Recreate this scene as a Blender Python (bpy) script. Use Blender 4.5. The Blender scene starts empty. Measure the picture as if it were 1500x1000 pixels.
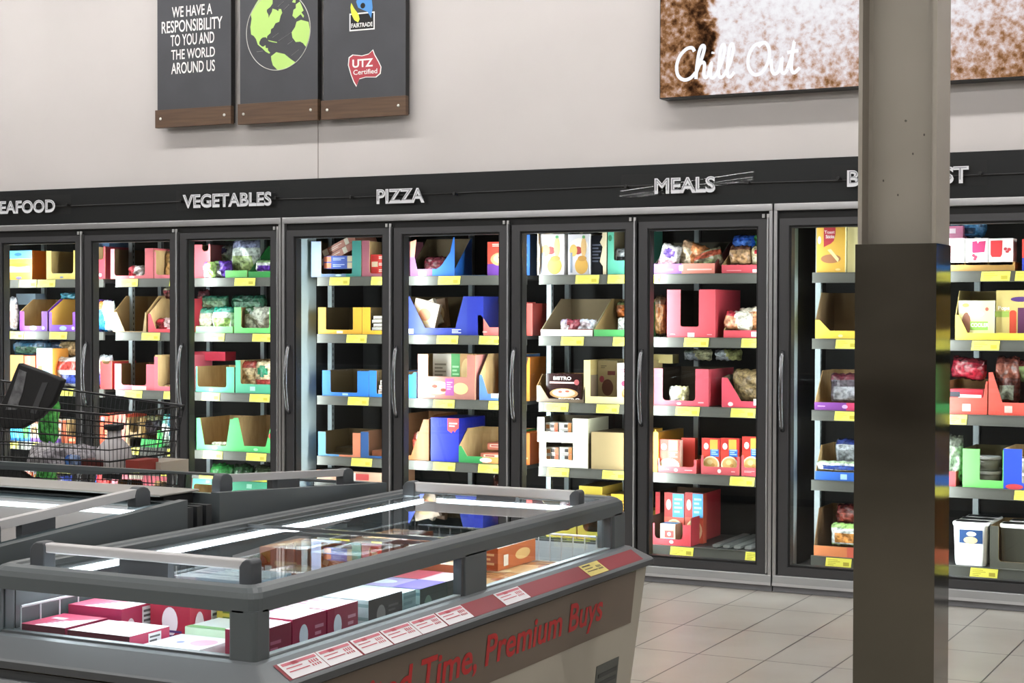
import bpy, math, random
from mathutils import Vector, Matrix, noise
random.seed(7)
scene = bpy.context.scene
COL = scene.collection
# ------------------------------------------------------------------ camera
F_PX, YAW, PITCH, ROLL, CAM_H = 2437.6, 0.46873, 0.017729, 0.0021435, 1.5
D = 8.605                                   # plane of the freezer doors
cy_, sy_ = math.cos(YAW), math.sin(YAW)
FWD = Vector((-sy_*math.cos(PITCH), cy_*math.cos(PITCH), -math.sin(PITCH)))
_r = Vector((cy_, sy_, 0)); _u = _r.cross(FWD)
RGT = math.cos(ROLL)*_r + math.sin(ROLL)*_u
UPV = RGT.cross(FWD)
CAM = Vector((0, 0, CAM_H))
cd = bpy.data.cameras.new('camera'); cam = bpy.data.objects.new('camera', cd); COL.objects.link(cam)
cd.sensor_width = 36; cd.sensor_fit = 'HORIZONTAL'; cd.lens = F_PX/1500*36
cd.clip_start = .05; cd.clip_end = 100
m = Matrix((RGT, UPV, -FWD)).transposed().to_4x4(); m.translation = CAM
cam.matrix_world = m
scene.camera = cam
# ------------------------------------------------------------------ world, exposure
w = bpy.data.worlds.new('world'); scene.world = w; w.use_nodes = True
w.node_tree.nodes['Background'].inputs[0].default_value = (.9, .95, 1, 1)
w.node_tree.nodes['Background'].inputs[1].default_value = .12
vs = scene.view_settings
scene.display_settings.display_device = 'sRGB'
vs.view_transform = 'Standard'; vs.look = 'None'; vs.gamma = 1; vs.use_curve_mapping = False
vs.exposure = 1.0
scene.cycles.use_denoising = True
scene.cycles.max_bounces = 10; scene.cycles.transparent_max_bounces = 24
scene.cycles.glossy_bounces = 4; scene.cycles.diffuse_bounces = 4
scene.cycles.caustics_reflective = False; scene.cycles.caustics_refractive = False
scene.cycles.sample_clamp_indirect = 6
# light strengths, used by the lamp builders
CEIL_W, LED_W, CHEST_W = 19.0, 30.0, 17.0

# ------------------------------------------------------------------ helpers
def at(px, py, Y):                          # the point of plane y=Y seen at a pixel of the 1500x1000 frame
    d = FWD*F_PX + RGT*(px-750) + UPV*(500-py)
    return CAM + d*(Y/d.y)
def atz(px, py, z):
    d = FWD*F_PX + RGT*(px-750) + UPV*(500-py)
    return CAM + d*((z-CAM_H)/d.z)
def atx(px, py, x):
    d = FWD*F_PX + RGT*(px-750) + UPV*(500-py)
    return CAM + d*(x/d.x)
def lin(c):
    return tuple(((v/255)/12.92 if v/255 <= .04045 else ((v/255+.055)/1.055)**2.4) for v in c)
def hx(h):
    h = h.lstrip('#'); return tuple(int(h[i:i+2], 16) for i in (0, 2, 4))
_mats = {}
def M(h, rough=.5, metal=0.0, spec=.5, coat=0.0, emit=0.0, name=None):
    key = (h, rough, metal, spec, coat, emit)
    if key in _mats: return _mats[key]
    mt = bpy.data.materials.new(name or 'paint_%s' % h.lstrip('#')); mt.use_nodes = True
    b = mt.node_tree.nodes['Principled BSDF']; c = lin(hx(h)) + (1,)
    b.inputs['Base Color'].default_value = c
    b.inputs['Roughness'].default_value = rough; b.inputs['Metallic'].default_value = metal
    b.inputs['Specular IOR Level'].default_value = spec; b.inputs['Coat Weight'].default_value = coat
    if emit:
        b.inputs['Emission Color'].default_value = c; b.inputs['Emission Strength'].default_value = emit
    _mats[key] = mt; return mt
def nodes(mt): return mt.node_tree.nodes, mt.node_tree.links
def mottled(h1, h2, scale, rough=.5, metal=0.0, lo=.35, hi=.65, stretch=(1, 1, 1), bump=0.0, detail=4, coords='Object', rough2=None):
    key = ('mot', h1, h2, scale, rough, metal, lo, hi, stretch, bump, detail, coords, rough2)
    if key in _mats: return _mats[key]
    mt = bpy.data.materials.new('mottled'); mt.use_nodes = True; N, L = nodes(mt); b = N['Principled BSDF']
    tc = N.new('ShaderNodeTexCoord'); mp = N.new('ShaderNodeMapping'); mp.inputs['Scale'].default_value = stretch
    nz = N.new('ShaderNodeTexNoise'); nz.inputs['Scale'].default_value = scale; nz.inputs['Detail'].default_value = detail
    cr = N.new('ShaderNodeValToRGB'); e = cr.color_ramp.elements
    e[0].position, e[1].position = lo, hi; e[0].color = lin(hx(h1))+(1,); e[1].color = lin(hx(h2))+(1,)
    L.new(tc.outputs[coords], mp.inputs[0]); L.new(mp.outputs[0], nz.inputs[0]); L.new(nz.outputs[0], cr.inputs[0]); L.new(cr.outputs[0], b.inputs['Base Color'])
    b.inputs['Roughness'].default_value = rough; b.inputs['Metallic'].default_value = metal
    if rough2 is not None:
        mr = N.new('ShaderNodeMapRange'); mr.inputs['To Min'].default_value = rough; mr.inputs['To Max'].default_value = rough2
        L.new(nz.outputs[0], mr.inputs[0]); L.new(mr.outputs[0], b.inputs['Roughness'])
    if bump:
        bp = N.new('ShaderNodeBump'); bp.inputs['Strength'].default_value = bump; bp.inputs['Distance'].default_value = .01
        L.new(nz.outputs[0], bp.inputs['Height']); L.new(bp.outputs[0], b.inputs['Normal'])
    _mats[key] = mt; return mt
def glass_mat(name, tint, ior=1.5, rough=0.0, gain=1.0):
    mt = bpy.data.materials.new(name); mt.use_nodes = True; N, L = nodes(mt); N.clear()
    out = N.new('ShaderNodeOutputMaterial'); tr = N.new('ShaderNodeBsdfTransparent'); gl = N.new('ShaderNodeBsdfGlossy')
    tr.inputs[0].default_value = lin(hx(tint))+(1,); gl.inputs['Roughness'].default_value = rough
    fr = N.new('ShaderNodeFresnel'); fr.inputs[0].default_value = ior; ge = N.new('ShaderNodeNewGeometry')
    inv = N.new('ShaderNodeMath'); inv.operation = 'SUBTRACT'; inv.inputs[0].default_value = gain
    mul = N.new('ShaderNodeMath'); mul.operation = 'MULTIPLY'; mul.use_clamp = True
    sc = N.new('ShaderNodeMath'); sc.operation = 'MULTIPLY'; sc.inputs[1].default_value = gain
    L.new(ge.outputs['Backfacing'], sc.inputs[0]); L.new(sc.outputs[0], inv.inputs[1])
    mx = N.new('ShaderNodeMixShader')
    L.new(fr.outputs[0], mul.inputs[0]); L.new(inv.outputs[0], mul.inputs[1])
    L.new(mul.outputs[0], mx.inputs[0]); L.new(tr.outputs[0], mx.inputs[1]); L.new(gl.outputs[0], mx.inputs[2]); L.new(mx.outputs[0], out.inputs[0])
    return mt
def lamp_mat(name, h, strength):
    mt = bpy.data.materials.new(name); mt.use_nodes = True; N, L = nodes(mt); N.clear()
    out = N.new('ShaderNodeOutputMaterial'); em = N.new('ShaderNodeEmission')
    em.inputs[0].default_value = lin(hx(h))+(1,); em.inputs[1].default_value = strength; L.new(em.outputs[0], out.inputs[0])
    return mt

class MB:                                   # collects faces; build() links them as ONE mesh object
    def __init__(s): s.v = []; s.f = []; s.fm = []; s.ms = []
    def mi(s, m):
        if m not in s.ms: s.ms.append(m)
        return s.ms.index(m)
    def face(s, pts, m):
        n = len(s.v); s.v += [tuple(p) for p in pts]; s.f.append(tuple(range(n, n+len(pts)))); s.fm.append(s.mi(m))
    def mesh(s, vs_, fs_, m, fn=None):
        n = len(s.v); s.v += [tuple(fn(*p)) if fn else tuple(p) for p in vs_]; k = s.mi(m)
        for f in fs_: s.f.append(tuple(n+i for i in f)); s.fm.append(k)
    def box(s, x0, x1, y0, y1, z0, z1, m, fm=None):
        v = [(x0,y0,z0),(x1,y0,z0),(x1,y1,z0),(x0,y1,z0),(x0,y0,z1),(x1,y0,z1),(x1,y1,z1),(x0,y1,z1)]
        F = {'bottom':(0,3,2,1),'top':(4,5,6,7),'front':(0,1,5,4),'right':(1,2,6,5),'back':(2,3,7,6),'left':(3,0,4,7)}
        n = len(s.v); s.v += v
        for k, f in F.items():
            s.f.append(tuple(n+i for i in f)); s.fm.append(s.mi((fm or {}).get(k, m)))
    def slab(s, poly, fn, t0, t1, m, mb=None, me=None):     # polygon (a,b) swept from t0 to t1, fn(a,b,t)->xyz; m at t0, mb at t1, me on the edges
        n = len(s.v); k = len(poly)
        s.v += [tuple(fn(a, b, t0)) for a, b in poly] + [tuple(fn(a, b, t1)) for a, b in poly]
        s.f.append(tuple(range(n, n+k))); s.fm.append(s.mi(m))
        s.f.append(tuple(range(n+2*k-1, n+k-1, -1))); s.fm.append(s.mi(mb or m))
        for i in range(k):
            j = (i+1) % k; s.f.append((n+i, n+k+i, n+k+j, n+j)); s.fm.append(s.mi(me or mb or m))
    def tube(s, path, r, m, n=8, closed=False):
        P = [Vector(p) for p in path]; rings = []
        N_ = len(P); ref = None
        for i, p in enumerate(P):
            if closed: t = (P[(i+1) % N_]-P[i-1])
            else: t = (P[min(i+1, N_-1)]-P[max(i-1, 0)])
            t.normalize()
            if ref is None: ref = Vector((0, 0, 1)) if abs(t.z) < .9 else Vector((1, 0, 0))
            a = (ref - t*ref.dot(t)).normalized(); b = t.cross(a); ref = a
            base = len(s.v)
            for k in range(n):
                q = 2*math.pi*k/n; s.v.append(tuple(p + a*math.cos(q)*r + b*math.sin(q)*r))
            rings.append(base)
        mi_ = s.mi(m)
        for i in range(N_ if closed else N_-1):
            A, B = rings[i], rings[(i+1) % N_]
            for k in range(n):
                s.f.append((A+k, A+(k+1) % n, B+(k+1) % n, B+k)); s.fm.append(mi_)
        if not closed:
            s.f.append(tuple(rings[0]+k for k in range(n-1, -1, -1))); s.fm.append(mi_)
            s.f.append(tuple(rings[-1]+k for k in range(n))); s.fm.append(mi_)
    def lathe(s, prof, cx, cy, m, n=20, mats=None):
        base = len(s.v)
        for r, z in prof:
            for k in range(n):
                q = 2*math.pi*k/n; s.v.append((cx+r*math.cos(q), cy+r*math.sin(q), z))
        for i in range(len(prof)-1):
            for k in range(n):
                s.f.append((base+i*n+k, base+i*n+(k+1) % n, base+(i+1)*n+(k+1) % n, base+(i+1)*n+k)); s.fm.append(s.mi(mats[i] if mats else m))
        s.f.append(tuple(base+k for k in range(n-1, -1, -1))); s.fm.append(s.mi(mats[0] if mats else m))
        s.f.append(tuple(base+(len(prof)-1)*n+k for k in range(n))); s.fm.append(s.mi(mats[-1] if mats else m))
    def build(s, name, parent=None, bevel=0.0, smooth=False, tf=None, segs=2):
        me = bpy.data.meshes.new(name)
        off = parent.matrix_basis.translation if parent is not None and not parent.get('_local') else Vector((0, 0, 0))
        if parent is not None and parent.parent is not None and not parent.get('_local'): off = Vector(parent['_org'])
        vs_ = [tf(*v) for v in s.v] if tf else s.v
        me.from_pydata([(v[0]-off.x, v[1]-off.y, v[2]-off.z) for v in vs_], [], s.f)
        for mt in s.ms: me.materials.append(mt)
        me.polygons.foreach_set('material_index', s.fm)
        if smooth: me.polygons.foreach_set('use_smooth', [True]*len(s.f))
        me.update()
        o = bpy.data.objects.new(name, me); COL.objects.link(o)
        if parent is not None:
            o.parent = parent; o['_org'] = list(off)
        else: o['_org'] = [0.0, 0.0, 0.0]
        if bevel:
            bm_ = o.modifiers.new('bevel', 'BEVEL'); bm_.width = bevel; bm_.segments = segs; bm_.limit_method = 'ANGLE'; bm_.angle_limit = math.radians(40)
            wn = o.modifiers.new('wn', 'WEIGHTED_NORMAL'); wn.keep_sharp = True
            me.polygons.foreach_set('use_smooth', [True]*len(me.polygons))
        return o
def empty(name, loc, rz=0.0, rot=None, local=False):
    o = bpy.data.objects.new(name, None); COL.objects.link(o); o.location = loc
    o.rotation_euler = rot or (0, 0, rz); o.empty_display_size = .05
    o['_org'] = list(loc)
    if local or rz or rot: o['_local'] = True; o['_org'] = [0.0, 0.0, 0.0]
    bpy.context.view_layer.update if False else None
    o.matrix_basis = Matrix.LocRotScale(Vector(loc), o.rotation_euler, None)
    return o
LABELS = set()
def tag(o, label, cat, group=None):
    if label in LABELS and group is None: print('DUP LABEL', label)
    LABELS.add(label)
    n = len(label.split())
    if n > 16 or n < 4: print('LABEL LENGTH', n, label)
    o['label'] = label; o['category'] = cat
    if group: o['group'] = group
    return o
def struct(o): o['kind'] = 'structure'; return o
def copy_tree(o, parent=None):
    c = o.copy(); COL.objects.link(c)
    if parent is not None: c.parent = parent
    for ch in [x for x in bpy.data.objects if x.parent == o]: copy_tree(ch, c)
    return c
_dg = None
def text_mesh(s, size=1.0, align='CENTER', xs=1.0, offset=0.0, shear=0.0, spacing=1.0):
    cu = bpy.data.curves.new('t', 'FONT'); cu.body = s; cu.size = size; cu.align_x = align; cu.align_y = 'BOTTOM_BASELINE'
    cu.offset = offset; cu.shear = shear; cu.space_character = spacing; cu.resolution_u = 4
    o = bpy.data.objects.new('t', cu); COL.objects.link(o)
    dg = bpy.context.evaluated_depsgraph_get(); me = bpy.data.meshes.new_from_object(o.evaluated_get(dg))
    v = [(p.co.x*xs, p.co.y) for p in me.vertices]; f = [tuple(p.vertices) for p in me.polygons]
    bpy.data.objects.remove(o); bpy.data.meshes.remove(me); bpy.data.curves.remove(cu)
    return v, f
def put_text(mb, s, fn, mat, fit_w=None, fit_h=None, **k):   # fn(u,v)->xyz; fits the text into fit_w x fit_h (cap height)
    v, f = text_mesh(s, **k)
    x0 = min(p[0] for p in v); x1 = max(p[0] for p in v); y0 = min(p[1] for p in v); y1 = max(p[1] for p in v)
    if fit_w:
        sx = fit_w/(x1-x0); sy = fit_h/(y1-max(y0, 0) if k.get('_cap') else y1-y0)
        v = [((a-(x0+x1)/2)*sx, b*sy) for a, b in v]
    mb.mesh([(a, b, 0) for a, b in v], f, mat, lambda a, b, c: fn(a, b))
def ell(cx, cz, rx, rz, n=20, a0=0.0): return [(cx+rx*math.cos(2*math.pi*i/n+a0), cz+rz*math.sin(2*math.pi*i/n+a0)) for i in range(n)]
def rect(x0, x1, z0, z1): return [(x0, z0), (x1, z0), (x1, z1), (x0, z1)]

# ------------------------------------------------------------------ shared materials
KRAFT = mottled('a98a5c', 'b89a6c', 30, .8, stretch=(1, 1, .3))
KRAFTD = M('8a6b40', .85)
WHITE = M('e6e6e2', .5); BLACK = M('161616', .5); GREYR = M('5f5f5a', .42, .3); TAGY = M('f6ee62', .55)
CHARC = M('4a4c4e', .45, 0, .4); DKFRAME = M('38383a', .4); SILVER = M('b4b4b6', .3, .8)
GASKET = M('0b0b0b', .6); STEELW = M('8f989a', .4, .3); INNERDARK = M('101010', .8)
DOORGLASS = glass_mat('door_glass', 'f3f4f2', 1.45, 0, 1.0)
LIDGLASS = glass_mat('lid_glass', 'e4eaea', 1.5, 0, 1.5)
WINGLASS = glass_mat('window_glass', 'f2f8f8', 1.45)
ACRYLIC = glass_mat('acrylic', 'ffffff', 1.49, .02)
# ------------------------------------------------------------------ structure: floor, walls, ceiling, column
XL, XR, YB, ZC = -15.0, 7.0, -7.0, 4.3
def tile_mat():
    mt = bpy.data.materials.new('floor_tiles'); mt.use_nodes = True; N, L = nodes(mt); b = N['Principled BSDF']
    ge = N.new('ShaderNodeTexCoord'); mp = N.new('ShaderNodeMapping'); mp.inputs['Location'].default_value = (2.5*.305+.01, .12, 0)
    mp.inputs['Rotation'].default_value = (0, 0, math.pi/2)
    br = N.new('ShaderNodeTexBrick'); br.offset = 0.0; br.inputs['Scale'].default_value = 1
    br.inputs['Brick Width'].default_value = .61; br.inputs['Row Height'].default_value = .305
    br.inputs['Mortar Size'].default_value = .0038; br.inputs['Mortar Smooth'].default_value = .1
    br.inputs['Color1'].default_value = lin(hx('aaa69e'))+(1,); br.inputs['Color2'].default_value = lin(hx('a39f97'))+(1,); br.inputs['Mortar'].default_value = lin(hx('4a4541'))+(1,)
    nz = N.new('ShaderNodeTexNoise'); nz.inputs['Scale'].default_value = 2.2; nz.inputs['Detail'].default_value = 6
    mx = N.new('ShaderNodeMix'); mx.data_type = 'RGBA'; mx.blend_type = 'MULTIPLY'; mx.inputs[0].default_value = .5
    cr = N.new('ShaderNodeValToRGB'); cr.color_ramp.elements[0].color = (.72, .68, .66, 1); cr.color_ramp.elements[1].color = (1, 1, 1, 1); cr.color_ramp.elements[0].position = .3; cr.color_ramp.elements[1].position = .6
    L.new(ge.outputs['Object'], mp.inputs[0]); L.new(mp.outputs[0], br.inputs[0]); L.new(ge.outputs['Object'], nz.inputs[0]); L.new(nz.outputs[0], cr.inputs[0])
    L.new(br.outputs[0], mx.inputs[6]); L.new(cr.outputs[0], mx.inputs[7]); L.new(mx.outputs[2], b.inputs['Base Color'])
    b.inputs['Roughness'].default_value = .35
    bp = N.new('ShaderNodeBump'); bp.inputs['Strength'].default_value = .25; bp.inputs['Distance'].default_value = .004; bp.invert = True
    L.new(br.outputs['Fac'], bp.inputs['Height']); L.new(bp.outputs[0], b.inputs['Normal'])
    return mt
mb = MB(); mb.box(XL, XR, YB, D+1.2, -.12, 0, tile_mat()); struct(mb.build('floor'))
wall_m = mottled('cac5c3', 'c3bebc', 1.2, .75, lo=.3, hi=.7)
mb = MB(); mb.box(XL, XR, D+.03, D+.18, 2.318, ZC, wall_m); mb.box(XL, -9.15, D+.03, D+.18, 0, 2.3175, wall_m); mb.box(.42, XR, D+.03, D+.18, 0, 2.3175, wall_m); struct(mb.build('wall_back'))
mb = MB(); mb.box(-9.14, .41, D+1.05, D+1.2, 0, 2.30, M('5a5855', .8)); mb.box(-9.14, .41, D+.03, D+1.2, 2.30, 2.3175, M('5a5855', .8)); struct(mb.build('wall_behind_freezers'))
mb = MB(); mb.box(XL-.15, XL, YB, D+1.2, 0, ZC, M('6a6560', .8)); struct(mb.build('wall_left'))
mb = MB(); mb.box(XR, XR+.15, YB, D+1.2, 0, ZC, M('6a6560', .8)); struct(mb.build('wall_right'))
mb = MB(); mb.box(XL, XR, YB-.15, YB, 0, ZC, M('57504a', .8)); struct(mb.build('wall_front'))
mb = MB(); mb.box(XL, XR, YB, D+1.2, ZC, ZC+.12, M('77746f', .85)); struct(mb.build('ceiling'))
xs = at(466, 200, D+.03).x
mb = MB(); mb.box(xs-.003, xs+.003, D+.0285, D+.031, 2.318, ZC, M('948d88', .8)); struct(mb.build('trim_1'))

# ceiling light strips: long tubes running parallel to the freezer wall
STRIPS = [7.55, 4.6, 1.6, -1.4, -4.4]
lampm = lamp_mat('tube_light', 'fffcf9', CEIL_W)
ords = ['nearest the freezer wall', 'second from the freezer wall', 'third from the freezer wall', 'fourth from the freezer wall', 'farthest from the freezer wall']
for y, o_ in zip(STRIPS, ords):
    t = empty('ceiling_light', (-4, y, ZC)); tag(t, 'long white ceiling light strip, ' + o_, 'light', 'ceiling light strips')
    mb = MB(); mb.box(-13.5, 5.5, y-.06, y+.06, ZC-.14, ZC-.001, M('c8c8c8', .4)); mb.build('housing', t)
    mb = MB(); mb.box(-13.45, 5.45, y-.05, y+.05, ZC-.165, ZC-.141, lampm); mb.build('tube', t)

# steel clad column
COLY = 4.433
cl = at(1252, 500, COLY); cx0 = cl.x; cr_ = at(1371, 500, COLY); cx1 = cr_.x; cyF = COLY; cyB = cyF+.175
beam = M('7d776d', .45, .1, .4)
mb = MB(); ft = .012; bx0, bx1, by0, by1 = cx0+.005, cx1-.003, cyF+.006, cyB-.006
H = [(bx0, by0), (bx0+.011, by0), (bx0+.011, by0+.066), (bx0+.02, by0+.075), (bx1-.02, by0+.075), (bx1-.011, by0+.066), (bx1-.011, by0), (bx1, by0),
     (bx1, by1), (bx1-.011, by1), (bx1-.011, by1-.066), (bx1-.02, by1-.075), (bx0+.02, by1-.075), (bx0+.011, by1-.066), (bx0+.011, by1), (bx0, by1)]
mb.slab(H, lambda a, b, t: (a, b, t), ZC-.001, .0, mottled('958e83', '9d968b', 2, .45, .1))
mb.slab(ell(bx0+.11, 2.02, .003, .003, 8), lambda a, b, t: (a, t, b), by0+.072, by0+.076, M('5d574f', .6))
for sx, sz in ((.13, 1.93), (.05, 1.86), (.16, 1.98), (.09, 1.82)): mb.slab(ell(bx0+sx, sz, .0022, .0035, 8), lambda a, b, t: (a, t, b), by0+.0735, by0+.076, M('57504a', .6))
ztop = at(1310, 357, COLY).z
colm = struct(mb.build('trim_2')); colm.name = 'column'
clad = mottled('66635a', '7c776c', 2.2, .12, 1.0, lo=.2, hi=.85, rough2=.3, detail=2.5, stretch=(1, 1, 2.2))
mb = MB(); mb.box(cx0, cx1, cyF, cyB, 0.001, ztop, clad, {'right': M('68645a', .07, 1.0)}); o = mb.build('column_cladding', colm)
o['label'] = 'brushed steel sleeve around the lower column'

# ------------------------------------------------------------------ fascia above the freezers
FY = D-.012
mb = MB(); mb.box(XL, XR, FY, D+.029, 2.082, 2.3178, M('131516', .45, 0, .3)); o = mb.build('freezer_fascia', bevel=.002); tag(o, 'long charcoal fascia board running above the freezer doors', 'fascia')
mb = MB()
pts = [at(0, 302, FY-.006), at(265, 295, FY-.006), at(520, 283, FY-.006), at(690, 277, FY-.006), at(905, 268, FY-.006), at(1250, 262, FY-.006), at(1500, 254, FY-.006)]
path = [(XL, FY-.005, 2.208)] + [(p.x, FY-.005, 2.198 + .006*math.sin(i*2.1)) for i, p in enumerate(pts)] + [(XR, FY-.005, 2.2)]
mb.tube(path, .0045, BLACK, 6); o = mb.build('power_cable', smooth=True); tag(o, 'thin black cable strung along the charcoal fascia behind the signs', 'cable')
LETR = M('d9dade', .5); INL = M('8d8f95', .5)
def sign(word, px0, px1, plx, prx, yc, capz):
    Y = FY-.03
    x0, x1 = at(px0, 270, Y).x, at(px1, 270, Y).x; p0, p1 = at(plx, 270, Y).x, at(prx, 270, Y).x
    zc = capz
    t = empty('category_sign', ((p0+p1)/2, FY-.0, zc)); tag(t, 'clear acrylic sign lettered %s on the charcoal fascia' % word, 'sign', 'freezer category signs')
    mb = MB()
    if word == 'MEALS':                      # this sheet has warped backwards along its top edge
        nx, nz = 48, 24
        def yy(u, v):
            s_ = (v*.13-.062)-(-.085+.085*u)
            return 0 if s_ < 0 else (1.6*s_*s_ if s_ < .075 else .009+.24*(s_-.075))
        for off in (0, .003):
            base = len(mb.v)
            mb.v += [(p0+(p1-p0)*i/nx, Y+off+yy(i/nx, j/nz), zc-.062+.13*j/nz) for j in range(nz+1) for i in range(nx+1)]
            for j in range(nz):
                for i in range(nx):
                    q = (base+j*(nx+1)+i, base+j*(nx+1)+i+1, base+(j+1)*(nx+1)+i+1, base+(j+1)*(nx+1)+i)
                    mb.f.append(q if off == 0 else q[::-1]); mb.fm.append(mb.mi(ACRYLIC))
    else: mb.box(p0, p1, Y, Y+.004, zc-.062, zc+.068, ACRYLIC)
    mb.build('acrylic_panel', t, smooth=word == 'MEALS')
    mb = MB(); h = .088
    put_text(mb, word, lambda u, v: ((x0+x1)/2+u, Y-.003, zc-h/2+v), LETR, fit_w=x1-x0, fit_h=h, size=1, offset=.035)
    put_text(mb, word, lambda u, v: ((x0+x1)/2+u, Y-.0038, zc-h/2+.012+v), INL, fit_w=(x1-x0)*.965, fit_h=h-.024, size=1, offset=-.022)
    mb.build('lettering', t)
    for s_ in (p0+.035, p1-.035):
        mb = MB(); mb.tube([(s_, Y-.006, zc), (s_, FY-.0005, zc)], .009, BLACK, 8); mb.build('standoff', t)
sign('SEAFOOD', -10, 81, -70, 104, 302, 2.208)
sign('VEGETABLES', 268, 398, 258, 410, 294, 2.206)
sign('PIZZA', 552, 622, 506, 673, 285, 2.194)
sign('MEALS', 959, 1048, 908, 1104, 270, 2.2)
sign('BREAKFAST', 1241, 1419, 1218, 1446, 258, 2.205)

# ------------------------------------------------------------------ chalkboard signs on the wall
BY = D+.03-.075
chalk = mottled('3f4044', '4b4c51', 2.5, .75, lo=.3, hi=.75, detail=6)
wood = mottled('4a3424', '5f4630', 14, .5, lo=.3, hi=.7, stretch=(.25, 1, 4))
CHW = M('e8e8e6', .7); GRN = M('b4d878', .7); BRD = M('0d0d0e', .6)
def board(px0, px1, pzb, pyt, label):
    x0, x1 = at(px0, 120, BY).x, at(px1, 120, BY).x; z0 = at(px0, pzb, BY).z; zs = at(px0, pyt, BY).z; z1 = 3.75
    t = empty('message_board', ((x0+x1)/2, D+.03, z0)); tag(t, label, 'wall sign', 'chalkboard signs on the wall')
    mb = MB(); mb.box(x0+.008, x1-.008, BY, BY+.045, z0+.01, z1, BRD, {'front': chalk}); mb.box(x0+.1, x1-.1, BY+.045, D+.0299, z0+.2, z1-.1, BRD); mb.build('panel', t, bevel=.002)
    mb = MB(); mb.box(x0, x1, BY-.014, BY+.02, z0, zs, wood); wd = mb.build('wooden_strip', t, bevel=.0015)
    for sx in (x0+.045, x1-.05):
        mb = MB(); mb.lathe([(.009, 0), (.009, .003), (.005, .006)], 0, 0, M('d8d6d0', .3, .5), 12)
        mb.build('screw', wd, smooth=False, tf=lambda a, b, c, sx=sx: (sx+a, BY-.014-c, (z0+zs)/2+b))
    return t, x0, x1
t, x0, x1 = board(229, 340, 188, 162, 'tall chalkboard sign with white slogan about responsibility to the world')
mb = MB(); rows = ['WE HAVE A', 'RESPONSIBILITY', 'TO YOU AND', 'THE WORLD', 'AROUND US']
ext = [(252, 311, 24, 8), (237, 326, 46, 28), (250, 314, 66, 49), (251, 315, 86, 71), (251, 315, 107, 90)]
for s_, (a, b, yb, yt) in zip(rows, ext):
    pa, pb = at(a, yb, BY), at(b, yb-2, BY); hh = at(a, yt, BY).z-pa.z
    put_text(mb, s_, lambda u, v: ((pa.x+pb.x)/2+u, BY-.0012, (pa.z+pb.z)/2+v), CHW, fit_w=pb.x-pa.x, fit_h=hh*.98, size=1, offset=.012)
mb.build('lettering', t)
t, x0, x1 = board(350, 467, 183, 153, 'chalkboard sign with a pale green drawing of the globe')
gc = at(407.5, 46, BY); gx, gz = gc.x, gc.z; gr = (at(454, 46, BY).x-at(360.5, 46, BY).x)/2; gy = .252*1.0
gy = (at(407, -12, BY).z-at(407, 103, BY).z)/2; gz = (at(407, -12, BY).z+at(407, 103, BY).z)/2
def G(u, v):                                # crop pixels of the sign -> board plane
    return at(340+u/9.093, v/9.093, BY)
mb = MB()
cont = [[(250,190),(262,250),(245,360),(255,460),(290,480),(320,520),(345,595),(400,640),(450,690),(495,715),(510,705),(480,670),(478,640),(450,640),(445,600),(425,620),(400,620),(365,590),(365,560),(385,520),(410,500),(450,495),(465,515),(470,480),(515,440),(520,390),(550,370),(580,310),(630,290),(650,210),(670,170),(655,120),(625,120),(615,150),(590,130),(540,115),(530,160),(500,210),(490,240),(485,195),(465,160),(465,130),(510,95),(540,50),(545,-60),(520,-180),(440,-230),(360,-180),(330,-80),(350,0),(300,80)],
        [(520,750),(590,695),(700,720),(780,785),(845,830),(760,890),(690,925),(605,930),(545,870),(525,800)],
        [(860,290),(920,265),(1020,292),(1038,400),(1030,500),(985,625),(945,575),(910,555),(850,560),(805,500),(795,430),(840,360)],
        [(850,60),(905,20),(930,80),(955,140),(925,165),(960,210),(950,240),(915,190),(880,220),(845,250),(805,210),(820,130),(850,110)],
        [(800,30),(820,-10),(850,0),(845,40)], [(480,535),(530,545),(600,560),(600,572),(540,562),(490,548)], [(700,-80),(760,-160),(820,-120),(760,-40)]]
for c in cont:
    pts = [G(u, v) for u, v in c]; mb.face([(p.x, BY-.0016, p.z) for p in pts], GRN)
ring = []
for k in range(72):
    q = 2*math.pi*k/72; ring.append((gx+gr*math.cos(q), BY-.002, gz+gy*math.sin(q)))
mb.tube(ring, .0028, M('c8c8c4', .7), 4, closed=True)
for a, b in (((690, 20), (610, 90)), ((760, 60), (690, 130)), ((620, 440), (540, 500)), ((790, 430), (620, 545)), ((810, 540), (740, 590)), ((890, 660), (790, 740)), ((330, 690), (410, 680))):
    p, q = G(*a), G(*b); mb.tube([(p.x, BY-.001, p.z), (q.x, BY-.001, q.z)], .0014, M('8c8c8c', .7), 4)
mb.build('globe_drawing', t)
t, x0, x1 = board(472, 596, 176, 148, 'chalkboard sign carrying two certification logos')
mb = MB()
def Q(px, py): return at(px, py, BY)
a, b = Q(512, 46), Q(549, 43)
mb.face([(a.x, BY-.001, a.z), (b.x, BY-.001, b.z), (b.x, BY-.001, 3.30), (a.x, BY-.001, 3.30)], CHW)
mb.face([(a.x+.008, BY-.0016, a.z+.008), (b.x-.008, BY-.0016, b.z+.008), (b.x-.008, BY-.0016, 3.292), (a.x+.008, BY-.0016, 3.292)], M('0c0c0c', .7))
put_text(mb, 'FAIRTRADE', lambda u, v: ((a.x+b.x)/2+u, BY-.0022, a.z+.02+v), CHW, fit_w=(b.x-a.x)*.84, fit_h=.026, size=1, offset=.02)
def S(u, v): p = at(200+u/3.571, v/3.571, BY); return (p.x, BY-.0022, p.z)
mb.face([S(*p) for p in ((1150,10),(1160,-25),(1185,-40),(1210,-35),(1232,0),(1236,40),(1228,95),(1210,62),(1185,52),(1160,40))], M('4f8fd0', .7))
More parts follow.
